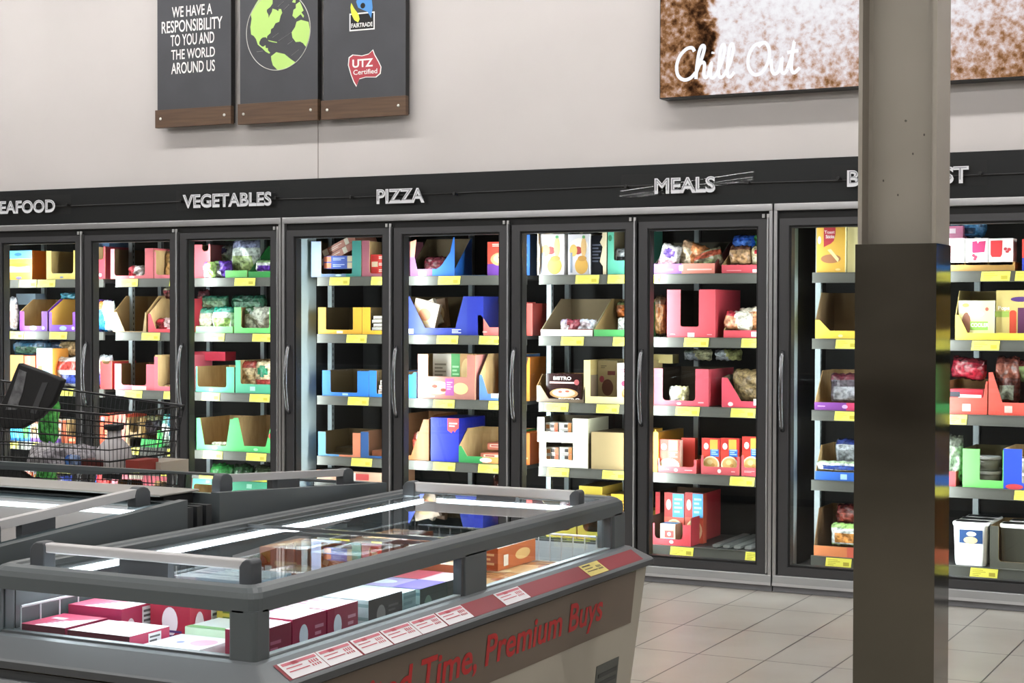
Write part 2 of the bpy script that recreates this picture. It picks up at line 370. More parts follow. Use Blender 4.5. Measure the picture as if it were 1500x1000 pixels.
mb.face([S(*p) for p in ((1124,15),(1140,45),(1162,75),(1168,100),(1160,118),(1140,105),(1125,75),(1120,40))], M('d6e04a', .7))
mb.mesh([], [], CHW)
c0 = S(1185, 30); mb.face([(x, BY-.003, z) for x, z in ell(c0[0], c0[2], .017, .017, 16)], M('0c0c0c', .7))
out = [(1110,300),(1130,285),(1180,290),(1215,280),(1238,258),(1248,285),(1268,320),(1282,350),(1278,385),(1255,405),(1200,405),(1165,415),(1150,455),(1135,430),(1120,390),(1106,340)]
cxq = sum(p[0] for p in out)/len(out); cyq = sum(p[1] for p in out)/len(out)
mb.face([(S(*p)[0], BY-.001, S(*p)[2]) for p in out], CHW)
mb.face([(S(cxq+(p[0]-cxq)*.94, cyq+(p[1]-cyq)*.93)[0], BY-.0016, S(cxq+(p[0]-cxq)*.94, cyq+(p[1]-cyq)*.93)[2]) for p in out], M('b0424c', .7))
pa, pb = S(1130, 354), S(1238, 345)
put_text(mb, 'UTZ', lambda u, v: ((pa[0]+pb[0])/2+u, BY-.0022, (pa[2]+pb[2])/2+v), CHW, fit_w=pb[0]-pa[0], fit_h=.05, size=1, offset=.03)
pa, pb = S(1135, 390), S(1260, 384)
put_text(mb, 'Certified', lambda u, v: ((pa[0]+pb[0])/2+u, BY-.0022, (pa[2]+pb[2])/2+v), CHW, fit_w=pb[0]-pa[0], fit_h=.03, size=1, offset=.012)
mb.build('logos', t)

# ------------------------------------------------------------------ backlit ice cream picture
LY = D+.03-.11
def picture_mat():
    mt = bpy.data.materials.new('ice_cream_picture'); mt.use_nodes = True; N, L = nodes(mt); N.clear()
    out = N.new('ShaderNodeOutputMaterial'); em = N.new('ShaderNodeEmission'); em.inputs[1].default_value = .47
    tc = N.new('ShaderNodeTexCoord'); sep = N.new('ShaderNodeSeparateXYZ')
    n1 = N.new('ShaderNodeTexNoise'); n1.inputs['Scale'].default_value = 5; n1.inputs['Detail'].default_value = 3; n1.inputs['Distortion'].default_value = .6
    n2 = N.new('ShaderNodeTexNoise'); n2.inputs['Scale'].default_value = 38; n2.inputs['Detail'].default_value = 4; n2.inputs['Roughness'].default_value = .65
    vo = N.new('ShaderNodeTexVoronoi'); vo.inputs['Scale'].default_value = 24
    for n in (n1, n2, vo): L.new(tc.outputs['Object'], n.inputs[0])
    L.new(tc.outputs['Object'], sep.inputs[0])
    def math_(op, a, b, c=None):
        n = N.new('ShaderNodeMath'); n.operation = op
        for i, v in enumerate((a, b, c)):
            if v is None: continue
            if isinstance(v, (int, float)): n.inputs[i].default_value = v
            else: L.new(v, n.inputs[i])
        return n.outputs[0]
    # how pale the scoop is: brown at the rims, white at its heart (part of the printed picture)
    def sat(x): return math_('MINIMUM', math_('MAXIMUM', x, 0), 1)
    edge = math_('ADD', math_('ADD', sep.outputs[0], math_('MULTIPLY', math_('ADD', n1.outputs[0], -.5), .35)), math_('MULTIPLY', sep.outputs[2], -.08))
    inside = sat(math_('MULTIPLY', math_('ADD', edge, -.25), 16.0))
    gap = sat(math_('SUBTRACT', 1.0, math_('MULTIPLY', math_('ABSOLUTE', math_('ADD', edge, -.215), 0), 14.0)))
    fine = math_('ADD', math_('MULTIPLY', math_('ADD', n2.outputs[0], -.5), .9), math_('MULTIPLY', math_('ADD', vo.outputs[0], -.4), .34))
    vin = math_('ADD', .76, math_('MULTIPLY', math_('ADD', math_('MINIMUM', sep.outputs[2], .5), -.28), .7))
    vin = math_('SUBTRACT', vin, math_('MULTIPLY', sat(math_('ADD', sep.outputs[0], -.85)), .2))
    vout = math_('SUBTRACT', .36, math_('MULTIPLY', gap, .3))
    v = math_('ADD', math_('MULTIPLY', vin, inside), math_('MULTIPLY', vout, math_('SUBTRACT', 1.0, inside)))
    v = math_('ADD', v, math_('MULTIPLY', math_('ADD', n1.outputs[0], -.5), .5))
    v = math_('ADD', v, fine)
    cr = N.new('ShaderNodeValToRGB'); e = cr.color_ramp.elements
    e[0].position = 0.0; e[0].color = lin(hx('2a1a10'))+(1,); e[1].position = 1.0; e[1].color = lin(hx('fdfcff'))+(1,)
    for p, c in ((.2, '5c3c26'), (.38, '9c704c'), (.52, 'c4a08c'), (.66, 'e0ccc8'), (.8, 'f2ecf0')):
        q = e.new(p); q.color = lin(hx(c))+(1,)
    L.new(v, cr.inputs[0]); L.new(cr.outputs[0], em.inputs[0]); L.new(em.outputs[0], out.inputs[0])
    return mt
a = at(966, 145, LY); z0 = a.z
t = empty('lightbox', (a.x, D+.03, z0)); tag(t, 'large backlit ice cream picture on the wall lettered Chill Out', 'lightbox')
mb = MB(); mb.box(a.x, a.x+3.3, LY, D+.0299, z0, z0+1.55, M('2b2b2c', .4, .3)); mb.build('box_frame', t, bevel=.002)
pic = MB(); pic.box(a.x+.006, a.x+3.294, LY-.003, LY-.0005, z0+.006, z0+1.544, picture_mat()); pic.build('picture', t)
# hand drawn script lettering
SCR = {'C': [[(.62,.86),(.55,.97),(.38,.95),(.18,.75),(.08,.45),(.12,.15),(.3,0),(.5,.04),(.66,.2)]],
       'h': [[(0,.1),(.14,.4),(.27,.78),(.3,.98),(.22,1.0),(.14,.8),(.08,.4),(.05,0)], [(.06,.2),(.16,.44),(.27,.5),(.31,.4),(.29,.15),(.34,.02),(.44,.12)]],
       'i': [[(0,.12),(.1,.48),(.07,.1),(.14,0),(.26,.12)]],
       'l': [[(0,.12),(.14,.4),(.24,.8),(.22,1.0),(.14,.92),(.08,.5),(.07,.1),(.15,0),(.28,.14)]],
       'O': [[(.5,.97),(.25,.9),(.08,.6),(.08,.25),(.25,.02),(.48,.08),(.66,.4),(.68,.75),(.55,.97),(.36,.86)]],
       'u': [[(0,.45),(.03,.1),(.12,0),(.24,.12),(.32,.48),(.3,.1),(.38,0),(.48,.12)]],
       't': [[(0,.14),(.12,.5),(.2,.95),(.14,.5),(.12,.12),(.2,0),(.36,.14)], [(.0,.62),(.32,.66)]]}
def smooth_path(p, n=6):
    o = []
    for i in range(len(p)-1):
        p0, p1, p2, p3 = p[max(i-1, 0)], p[i], p[i+1], p[min(i+2, len(p)-1)]
        for k in range(n):
            t_ = k/n; o.append(tuple(.5*((2*p1[j]) + (-p0[j]+p2[j])*t_ + (2*p0[j]-5*p1[j]+4*p2[j]-p3[j])*t_*t_ + (-p0[j]+3*p1[j]-3*p2[j]+p3[j])*t_**3) for j in (0, 1)))
    o.append(p[-1]); return o
mb = MB(); lw = lamp_mat('lit_letters', 'fafaff', .52)
b0, b1 = at(988, 118, LY), at(1172, 103, LY); H0 = .175
cursor = 0; adv = {'C': .62, 'h': .42, 'i': .25, 'l': .26, ' ': .36, 'O': .74, 'u': .47, 't': .36}
tot = sum(adv[c] for c in 'Chill Out'); sc = (b1.x-b0.x)/tot
for c in 'Chill Out':
    for st in SCR.get(c, []):
        pp = [(b0.x+(cursor+u)*sc, LY-.006, b0.z+v*H0) for u, v in smooth_path(st)]
        mb.tube(pp, .0098, lw, 6)
    if c == 'i': mb.tube([(b0.x+(cursor+.14)*sc, LY-.006, b0.z+.74*H0), (b0.x+(cursor+.15)*sc, LY-.006, b0.z+.8*H0)], .009, lw, 6)
    cursor += adv[c]
mb.build('lettering', t, smooth=True)
# ------------------------------------------------------------------ wall of upright freezers
SEAM = {-4: -9.12, -3: -8.33, -2: -7.545, -1: -6.755, 0: -5.95, 1: -5.155, 2: -4.363, 3: -3.571, 4: -2.779, 5: -1.985, 6: -1.19, 7: -.4, 8: .392}
SEAM[0] = -5.95
SHELF_Z = [1.7175, 1.359, .971, .591, .178]
YF = D+.20                                   # front of the shelves
ledm = lamp_mat('led_white', 'f2fbff', LED_W)
TAGS = {  # door interval -> per shelf the pixel spans of its yellow price tags
 -2: [[(29,55),(56,82)],[(11,36),(73,99)],[(85,108)],[(14,27),(48,68)],[]],
 -1: [[(113,117),(176,203),(249,257)],[(208,235)],[(183,209),(240,258)],[(185,205),(245,258)],[]],
 0: [[(344,375)],[(302,330),(370,403)],[(296,323),(366,396)],[(298,327),(361,391)],[(330,360)]],
 1: [[(483,513),(544,572)],[(508,538)],[(510,541)],[(515,546)],[]],
 2: [[(642,675)],[(640,672),(702,735)],[(635,667),(716,743)],[(635,668),(701,734)],[]],
 3: [[(843,878),(890,926)],[(822,856),(898,927)],[(798,834),(874,908)],[(802,835),(883,918)],[(830,866),(880,914)]],
 4: [[(956,968)],[(1002,1039),(1086,1124)],[(990,1026),(1071,1108)],[(1070,1107)],[(983,1018),(1093,1125)]],
 5: [[],[(1224,1256)],[(1223,1256)],[],[(1211,1250)]],
 8: [[(1900,1990)],[(1950,2060)],[(1890,1960),(2010,2060)],[(1930,2030)],[(1880,1980)]],
 6: [[(1436,1480),(1486,1520)],[(1423,1465)],[(1391,1418)],[(1487,1520)],[(1423,1465)]]}
TAGINK = M('b9aa3a', .6); HANDLE = M('77777a', .25, .9); PERF = M('2c3032', .6)
INWALL = M('8e9a9c', .5)
def door_i(t, x0, x1, wide_right):
    mb = MB(); zb, zt = .093, 2.002; y0, y1 = D-.02, D+.03; a, b = x0+.012, x1-.016
    sl, sr, tb, bb = .052, .05, .038, .045
    mb.box(a, a+sl, y0, y1, zb, zt, DKFRAME); mb.box(b-sr, b, y0, y1, zb, zt, DKFRAME)
    mb.box(a+sl, b-sr, y0, y1, zt-tb, zt, DKFRAME); mb.box(a+sl, b-sr, y0, y1, zb, zb+bb, DKFRAME)
    g = .012
    for q in ((a+sl, a+sl+g, zb+bb, zt-tb), (b-sr-g, b-sr, zb+bb, zt-tb), (a+sl+g, b-sr-g, zt-tb-g, zt-tb), (a+sl+g, b-sr-g, zb+bb, zb+bb+g)): mb.box(q[0], q[1], y0+.012, y1+.02, q[2], q[3], GASKET)
    d = mb.build('door', t)
    mb = MB(); mb.box(a+sl-.002, b-sr+.002, y0+.014, y0+.02, zb+bb-.002, zt-tb+.002, DOORGLASS); mb.build('glass_pane', d)
    mb = MB(); mb.box(b+.001, b+.011, y0-.012, y0+.02, zb+.005, zt+.008, SILVER); mb.build('edge_trim', d, bevel=.002)
    hxx = a+.022; pts = []
    for k in range(15):
        q = k/14; pts.append((hxx+.004*math.sin(q*math.pi), y0-.045*math.sin(q*math.pi)**.6-.002, .868+.425*q))
    mb = MB(); mb.tube(pts, .011, HANDLE, 8); mb.build('handle', d, smooth=True)
    mb = MB()
    for xx in (b-.02, b+.006): mb.lathe([(.008, 0), (.008, .02)], xx, y0-.004, M('c8c8c8', .3, .6), 8)
    mb.build('hinge_pin', d, tf=lambda p, q, r: (p, q, r+zt+.006))
def cabinet(i0, i1, label):
    x0, x1 = SEAM[i0], SEAM[i1]; yb = D+.92
    t = empty('upright_freezer', ((x0+x1)/2, D+.4, 0)); tag(t, label, 'freezer', 'glass door freezers along the wall')
    g = .004
    mb = MB(); a, b = x0+g, x1-g
    mb.box(a, b, yb-.03, yb, .02, 2.08, INNERDARK); mb.box(a, b, D+.06, yb-.03, 2.03, 2.08, INNERDARK); mb.box(a, b, D+.06, yb-.03, .02, .1, INNERDARK)
    mb.box(a, a+.03, D+.06, D+.31, .1, 2.03, INWALL); mb.box(b-.03, b, D+.06, D+.31, .1, 2.03, INWALL); mb.box(a, a+.02, D+.31, yb-.03, .1, 2.03, INNERDARK); mb.box(b-.02, b, D+.31, yb-.03, .1, 2.03, INNERDARK); mb.build('shell', t)
    mb = MB(); mb.box(a, b, D-.03, D+.06, 2.043, 2.082, SILVER); mb.build('top_rail', t, bevel=.004)
    mb = MB(); mb.box(a, b, D+.0, D+.06, 2.0, 2.043, GASKET); mb.build('header_gap', t)
    mb = MB(); mb.box(a, b, D-.03, D+.06, .046, .092, M('aeb0b2', .35, .6)); mb.build('sill', t, bevel=.004)
    mb = MB(); mb.box(a, b, D-.012, D+.5, .001, .046, M('76767a', .5)); mb.box(a, b, D-.034, D-.012, .036, .05, M('c2c2c4', .35, .5)); mb.build('kick_plate', t)
    for s_ in (a, b-.018):
        mb = MB(); mb.box(s_, s_+.018, D-.028, D+.06, .08, 2.05, SILVER); mb.build('end_trim', t)
    for i in range(i0, i1+1):
        xs_ = SEAM[i]; e0, e1 = (xs_+.022 if i == i0 else xs_-.03), (xs_-.022 if i == i1 else xs_+.03)
        e0, e1 = min(e0, e1), max(e0, e1)
        if i == i0: e0, e1 = xs_+.023, xs_+.055
        if i == i1: e0, e1 = xs_-.055, xs_-.023
        mb = MB(); mb.box(e0, e1, D+.032, D+.062, .1, 2.0, GASKET); mu = mb.build('mullion', t)
        mb = MB(); c_ = (e0+e1)/2; hw = .02 if i0 < i < i1 else .01
        prof = [(c_-hw, D+.0625), (c_+hw, D+.0625), (c_, D+.0625+hw*2.6)]
        for k in (0, 1):                     # diffuser: two faces turned sideways towards the goods
            A_, B2 = (prof[1], prof[2]) if k == 0 else (prof[2], prof[0])
            mb.face([(A_[0], A_[1], .2), (B2[0], B2[1], .2), (B2[0], B2[1], 1.95), (A_[0], A_[1], 1.95)], ledm)
        mb.face([(x_, y_, 1.95) for x_, y_ in prof], M('e0e0e0', .4)); mb.face([(x_, y_, .2) for x_, y_ in prof][::-1], M('e0e0e0', .4)); mb.build('led_strip', mu)
        if i < i1: door_i(t, SEAM[i]+(.02 if i == i0 else .0), SEAM[i+1]-(.02 if i+1 == i1 else .0), False)
    # shelves: modules two doors wide
    for m0 in range(i0, i1, 2):
        m1 = min(m0+2, i1)
        s0 = at({-2: 170, 0: 465, 2: 790, 4: 1190}[m0], 450, YF).x if m0 in (-2, 0, 2, 4) else SEAM[m0]+.15
        s1 = (at({-2: 152, 2: 771}[m1], 450, YF).x if m1 in (-2, 2) else SEAM[m1]+.03) if m1 < i1 else SEAM[m1]-.05
        for k, z in enumerate(SHELF_Z):
            mb = MB(); mb.box(s0+.004, s1-.004, YF+.012, YF+.6, z-.022, z-.001, M('3a3c3c', .5, .3))
            mb.box(s0, s1, YF-.004, YF+.012, z-.056, z, GREYR); mb.box(s0-.0, s0+.03, YF+.0, YF+.3, z-.05, z-.024, M('7c8688', .4, .4))
            mb.box(s0, s1, YF-.008, YF-.004, z-.056, z-.052, GREYR); mb.box(s0, s1, YF-.008, YF-.004, z-.003, z, GREYR)
            sh = mb.build('shelf', t)
            for di in range(m0, m1):
                for pa, pb in TAGS.get(di+1, [[]]*5)[k]:
                    xa, xb = at(pa, 500, YF).x, at(pb, 500, YF).x
                    if xa < s0 or xb > s1: continue
                    mb = MB(); fn = lambda a, b, q: (a, q, b)
                    mb.slab([(xa, z-.053), (xb-.006, z-.053), (xb, z-.003), (xa+.006, z-.003)], fn, YF-.0075, YF-.0045, TAGY)
                    w_ = xb-xa
                    for r_, l_ in ((-.014, .5), (-.023, .62), (-.032, .4), (-.041, .3)):
                        mb.box(xa+.1*w_, xa+.1*w_+l_*w_*.75, YF-.008, YF-.0076, z+r_-.0022, z+r_+.0012, TAGINK)
                    mb.box(xa+.68*w_, xa+.9*w_, YF-.008, YF-.0076, z-.044, z-.024, TAGINK)
                    mb.build('price_tag', sh)
        for ux, uy in ((s0-.034, YF+.17), (s1-.04, YF+.62), (s0+.25, YF+.66), ((s0+s1)/2, YF+.64)):
            mb = MB(); mb.box(ux, ux+.03, uy, uy+.03, .1, 2.02, STEELW)
            if ux < s0:
                for q in range(48): mb.box(ux+.0301, ux+.0306, uy+.011, uy+.019, .15+q*.038, .168+q*.038, PERF)
            mb.build('upright', t)
cabinet(-4, 0, 'glass door freezer under the seafood and vegetables signs, shopping cart before it')
cabinet(0, 4, 'four door glass freezer under the pizza and meals signs')
cabinet(4, 8, 'glass door freezer behind the steel column, under the breakfast sign')
# ------------------------------------------------------------------ goods in the upright freezers
SHN = ['top shelf', 'second shelf', 'third shelf', 'fourth shelf', 'lowest shelf']
DRN = {-2: 'seafood door', -1: 'door beside the seafood door', 0: 'vegetables door', 1: 'first pizza door', 2: 'second pizza door', 3: 'first meals door', 4: 'second meals door', 8: 'door beyond the picture edge', 5: 'door before the column', 6: 'door past the column'}
def lab(desc, d, s): return '%s, %s, %s' % (desc, SHN[s], DRN[d])
def place(d, s, xl, xr, yt, yb, dy):
    Y = YF+.008+dy; zs = SHELF_Z[s]
    ym = {0: 405, 1: 490, 2: 585, 3: 680, 4: 800}[s]
    X0, X1 = at(xl, ym, Y).x, at(xr, ym, Y).x
    z0 = zs+.001 if yb is None else at((xl+xr)/2, yb, Y).z
    z1 = at((xl+xr)/2, yt, Y).z
    return Y, X0, X1, z0, z1
def deco(mb, decos, fn, X0, W, z0, H, y):
    for li, dct in enumerate(decos):
        k, u, v, w_, h_, c = dct[:6]; m_ = M(c, .5); yy = y-.0008-.00022*li
        if k == 'r': mb.face([fn(a, b, yy) for a, b in rect(X0+(u-w_/2)*W, X0+(u+w_/2)*W, z0+(v-h_/2)*H, z0+(v+h_/2)*H)], m_)
        elif k == 'e': mb.face([fn(a, b, yy) for a, b in ell(X0+u*W, z0+v*H, w_/2*W, h_/2*H, 18)], m_)
        elif k == 'l':                      # rows of small print
            n = dct[6]
            for i in range(n):
                zz = z0+(v+h_/2-h_*(i+.5)/n)*H; L_ = w_*W*(1 if i % 2 == 0 else .7)
                mb.face([fn(a, b, yy) for a, b in rect(X0+(u-w_/2)*W, X0+(u-w_/2)*W+L_, zz-h_*H/n*.25, zz+h_*H/n*.25)], m_)
        elif k == 't':
            put_text(mb, dct[6], lambda a, b: fn(X0+u*W+a, z0+(v-h_/2)*H+b, yy), m_, fit_w=w_*W, fit_h=h_*H, size=1, offset=.02)
        elif k == 'p':                      # free polygon, fractions of the face
            mb.face([fn(X0+a*W, z0+b*H, yy) for a, b in dct[7]], m_)
def F(a, b, y): return (a, y, b)
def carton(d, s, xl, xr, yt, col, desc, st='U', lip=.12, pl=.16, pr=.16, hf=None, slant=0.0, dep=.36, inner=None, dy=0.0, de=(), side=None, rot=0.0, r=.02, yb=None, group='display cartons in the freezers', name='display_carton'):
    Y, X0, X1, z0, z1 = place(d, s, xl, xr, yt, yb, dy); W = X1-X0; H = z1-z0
    inner = inner or KRAFT; out = M(col, .5); sd = M(side, .5) if side else out; T = .004
    h0 = H*(hf if hf is not None else 1); L = lip*H
    mb = MB(); cx_ = (X0+X1)/2
    t0 = Y
    if st == 'U':
        a, b = pl*W, pr*W; pr_ = []
        def arc(cx, cz, q0, q1): return [(cx+r*math.cos(q0+(q1-q0)*i/4), cz+r*math.sin(q0+(q1-q0)*i/4)) for i in range(5)]
        P = [(X0, z0), (X1, z0), (X1, z0+h0)]
        P += [(X1-b, z0+h0)] + arc(X1-b-r, z0+L+r, 0, -math.pi/2) + arc(X0+a+r, z0+L+r, -math.pi/2, -math.pi) + [(X0+a, z0+h0)] + [(X0, z0+h0)]
    elif st == 'V':                          # posts that spread outward
        a, b = pl*W, pr*W
        P = [(X0, z0), (X1, z0), (X1, z0+h0), (X1-b*.55, z0+h0), (X1-b*1.2, z0+L), (X0+a*1.2, z0+L), (X0+a*.55, z0+h0), (X0, z0+h0)]
    elif st == 'O':                          # low front rising in ramps to the side walls
        a, b = pl*W, pr*W
        P = [(X0, z0), (X1, z0), (X1, z0+h0), (X1-b*.3, z0+h0), (X1-b, z0+L), (X0+a, z0+L), (X0+a*.3, z0+h0), (X0, z0+h0)]
    else:                                    # tray with a low straight lip
        P = [(X0, z0), (X1, z0), (X1, z0+L), (X0, z0+L)]
        h0 = L if hf is None else H*hf
    mb.slab(P, lambda a, b, t: (a, t, b), Y, Y+T, out, inner, inner)
    S = [(Y+T, z0), (Y+dep, z0), (Y+dep, z1), (Y+T+max(slant, .001)*dep, z1), (Y+T, z0+h0)]
    mb.slab(S, lambda a, b, t: (t, a, b), X1, X1-T, sd, inner, inner)
    mb.slab(S, lambda a, b, t: (t, a, b), X0, X0+T, sd, inner, inner)
    mb.box(X0+T, X1-T, Y+dep-T, Y+dep, z0, z1, inner, {'back': out}); mb.box(X0+T, X1-T, Y+T, Y+dep-T, z0, z0+T, inner)
    deco(mb, de, F, X0, W, z0, H, Y)
    o = empty(name, ((X0+X1)/2, Y+dep/2, z0)) if False else None
    ob = mb.build(name, tf=None)
    # put the origin at the base of the carton
    c_ = Vector(((X0+X1)/2, Y+dep/2, z0)); ob.data.transform(Matrix.Translation(-c_)); ob.location = c_; ob.rotation_euler = (0, 0, rot); ob['_org'] = list(c_)
    tag(ob, lab(desc, d, s), 'carton', group); return ob
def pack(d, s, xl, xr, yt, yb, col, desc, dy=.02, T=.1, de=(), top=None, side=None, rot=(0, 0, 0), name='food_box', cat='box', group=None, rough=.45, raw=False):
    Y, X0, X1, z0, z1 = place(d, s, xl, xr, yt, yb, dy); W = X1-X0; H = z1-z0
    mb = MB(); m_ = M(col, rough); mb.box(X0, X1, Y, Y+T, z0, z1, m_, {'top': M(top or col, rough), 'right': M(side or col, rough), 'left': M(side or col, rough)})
    deco(mb, de, F, X0, W, z0, H, Y)
    ob = mb.build(name); c_ = Vector(((X0+X1)/2, Y+T/2, z0)); ob.data.transform(Matrix.Translation(-c_)); ob.location = c_; ob.rotation_euler = rot
    if group is None: group = 'boxed frozen food in the freezers'
    tag(ob, desc if raw else lab(desc, d, s), cat, group); return ob
def bag_mesh(W, H, T, mats, pick, seed, n=14):
    rnd = random.Random(seed); ph = [rnd.uniform(0, 6.28) for _ in range(6)]
    mb = MB(); mb.ms = list(mats); idx = {}
    def pt(i, j, sg):
        u, v = -1+2*i/n, -1+2*j/n
        e = max(0, (1-abs(u)**2.6))*max(0, (1-abs(v)**2.6)); th = T/2*e**.45
        th *= 1+.28*math.sin(3.1*u*1.6+ph[0])*math.sin(2.7*v*1.7+ph[1])+.12*math.sin(7*u+ph[2]+2*v)*math.cos(6*v+ph[3])
        x = u*W/2*(1-.07*abs(v)**3+.03*math.sin(4*v+ph[4])); z = v*H/2*(1-.05*abs(u)**3+.03*math.sin(5*u+ph[5]))
        if abs(v) == 1: z += .003*math.sin(14*u)
        return (x, -sg*th, z+H/2)
    for sg in (1, -1):
        for i in range(n+1):
            for j in range(n+1):
                if sg == -1 and (i in (0, n) or j in (0, n)): idx[(i, j, sg)] = idx[(i, j, 1)]; continue
                idx[(i, j, sg)] = len(mb.v); mb.v.append(pt(i, j, sg))
        for i in range(n):
            for j in range(n):
                q = (idx[(i, j, sg)], idx[(i+1, j, sg)], idx[(i+1, j+1, sg)], idx[(i, j+1, sg)])
                mb.f.append(q if sg == 1 else q[::-1]); mb.fm.append(pick((i+.5)/n, (j+.5)/n, sg))
    return mb
def foil(c, rough=.22): return mottled(''.join('%02x' % max(0, int(v*.6)) for v in hx(c)), ''.join('%02x' % min(255, int(v*1.08+6)) for v in hx(c)), 48, rough, lo=.3, hi=.62, bump=.75, detail=4)  # crumples also painted into the colour: dips darker, raised parts a lighter highlight
def picks(kind):
    if kind == 'window': return lambda u, v, s: 1 if (.15 < u < .85 and .12 < v < .55) else (2 if v > .82 or v < .08 else 0)
    if kind == 'band': return lambda u, v, s: 1 if .55 < v < .85 else (2 if .15 < v < .45 and .2 < u < .8 else 0)
    if kind == 'oval': return lambda u, v, s: 2 if ((u-.5)/.3)**2+((v-.68)/.16)**2 < 1 else (1 if v < .45 and .1 < u < .9 else 0)
    if kind == 'split': return lambda u, v, s: 1 if u+.25*v > .62 else (2 if v > .7 else 0)
    return lambda u, v, s: 0
_seed = [0]
def bag(d, s, xl, xr, yt, yb, cols, desc, kind='window', dy=.06, T=.07, rot=(0, 0, 0), lean=0.0, name='frozen_food_bag', cat='bag', group='bagged frozen food in the freezers'):
    Y, X0, X1, z0, z1 = place(d, s, xl, xr, yt, yb, dy); W = (X1-X0); H = z1-z0
    _seed[0] += 1
    mb = bag_mesh(W*1.04, H*1.03, T, [foil(c) for c in cols], picks(kind), _seed[0])
    o = mb.build(name, smooth=True); o.location = ((X0+X1)/2, Y+T/2, z0); o.rotation_euler = (rot[0]-lean, rot[1], rot[2])
    tag(o, lab(desc, d, s), cat, group); return o
LOGO = lambda u=.5, v=.07, c='f0e8e8', w_=.12, h_=.06: ('e', u, v, w_, h_, c)
# --- seafood door
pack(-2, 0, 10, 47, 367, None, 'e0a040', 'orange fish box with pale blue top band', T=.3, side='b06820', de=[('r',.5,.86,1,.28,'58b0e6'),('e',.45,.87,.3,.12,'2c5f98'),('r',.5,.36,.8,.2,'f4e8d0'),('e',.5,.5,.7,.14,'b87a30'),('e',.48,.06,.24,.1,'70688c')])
carton(-2, 0, 68, 113, 367, 'e8d070', 'open pale yellow carton with a low notch', lip=.2, pl=.16, pr=.12, hf=1, inner=M('b4965c', .8), side='d89a3c', de=[LOGO(.5,.07,'8890c0')])
pack(-2, 0, 78, 103, 400, 406, '6aa4d8', 'flat blue box lying inside the yellow carton', dy=.05, T=.2)
carton(-2, 1, 29, 69, 438, '6a2ca0', 'purple carton with slanted kraft sides nearest the bags', st='U', lip=.16, pl=.16, pr=.2, hf=.62, slant=.35, r=.006, de=[('e',.5,.1,.26,.14,'9fb4e0'),('e',.86,.1,.1,.1,'e8e0f4')])
carton(-2, 1, 72, 113, 438, '8048b4', 'purple carton with golden kraft inside, beside the first', st='U', lip=.2, pl=.1, pr=.16, hf=.6, slant=.38, inner=M('c09440', .8), r=.006, de=[('e',.5,.1,.26,.14,'9fb4e0'),('e',.86,.1,.1,.1,'e8e0f4')])
pack(-2, 1, 24, 52, 430, 446, '8fa4b4', 'grey blue box behind the purple cartons', dy=.3, T=.1)
bag(-2, 1, 9, 20, 436, None, ('c8b8b0', 'd8a090', '9a9aa0'), 'pale crumpled bag at the shelf end', dy=.05)
bag(-2, 1, 86, 113, 428, 438, ('1f6478', '2a7a90', '184858'), 'flat teal bag on top of the second purple carton', dy=.16, T=.05)
carton(-2, 2, 12, 34, 520, 'a87a44', 'plain brown carton', st='tray', lip=1.0, hf=1)
pack(-2, 2, 27, 52, 521, None, 'd8604c', 'orange red box with slanted top', T=.2, dy=.01, de=[('p',0,0,0,0,'b8772c',0,[(.55,.2),(1,0),(1,1),(.75,1)])])
pack(-2, 2, 54, 77, 510, None, 'dfe8f0', 'tall white and pale blue box', T=.16, dy=.0, side='d08a3a', de=[('r',.6,.5,.3,.9,'a8d4ec'),('r',.2,.3,.3,.5,'d89a48')])
bag(-2, 2, 78, 119, 524, None, ('e4e4ee', 'd85048', '3a4a9c'), 'large white and red bag with blue streaks', kind='band', dy=.02, T=.12)
bag(-2, 2, 14, 66, 498, 521, ('24506c', '385a48', '1a3850'), 'dark teal bag lying over the boxes', dy=.12, T=.1)
bag(-2, 2, 66, 116, 500, 522, ('1c3454', 'b89a70', '203048'), 'dark navy bag with a beige corner lying on top', kind='split', dy=.16, T=.1)
pack(-2, 3, 13, 44, 620, None, '3a9cc4', 'turquoise carton of fish', T=.2, de=[('r',.8,.5,.25,1,'58b858'),('r',.4,.3,.4,.3,'5cc0dc'),('r',.5,.08,1,.16,'2a6cb4')])
for i, (c1, c2) in enumerate((('e0c090', 'b07a3a'), ('e8dcc8', 'c89858'), ('e4cca0', 'a8623a'), ('f0e8e0', 'd8a868'))):
    pack(-2, 3, 45+i*11.3, 55.8+i*11.3, 615, None, c1, '%s cream and purple fillet box from the turquoise carton' % ['first', 'second', 'third', 'fourth'][i], T=.2, de=[('r',.5,.08,1,.18,'6838a0'),('e',.5,.55,.8,.3,c2),('r',.5,.92,1,.16,'a85838')], group='cream fillet boxes on the fourth shelf')
carton(-2, 3, 92, 118, 616, 'd86038', 'orange red carton near the door edge', lip=.35, pl=.2, pr=.2, de=[('e',.5,.15,.4,.14,'f0b890')])
# --- door beside the seafood door
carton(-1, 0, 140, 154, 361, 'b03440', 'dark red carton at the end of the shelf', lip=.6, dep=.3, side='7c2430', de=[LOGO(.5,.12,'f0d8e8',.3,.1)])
pack(-1, 0, 141, 160, 348, 362, '3a5a7c', 'slate blue box on the dark red carton', dy=.1, T=.2)
carton(-1, 0, 162, 225, 364, 'd0606a', 'pink carton with wide notch, nearly empty', lip=.1, pl=.09, pr=.2, inner=M('6a5434', .8), de=[LOGO(.5,.05)])
bag(-1, 0, 185, 209, 389, None, ('b02c38', 'e8d8d8', 'c04450'), 'crumpled red and white bag in the pink carton', kind='split', dy=.05, T=.08)
carton(-1, 0, 226, 262, 366, 'd8707c', 'pink carton holding a kraft loaf bag', lip=.12, pl=.07, pr=.07, hf=.95)
bag(-1, 0, 239, 260, 368, None, ('b08a58', 'c89c64', '9a7648'), 'brown paper bread bag in the pink carton', dy=.08, T=.09)
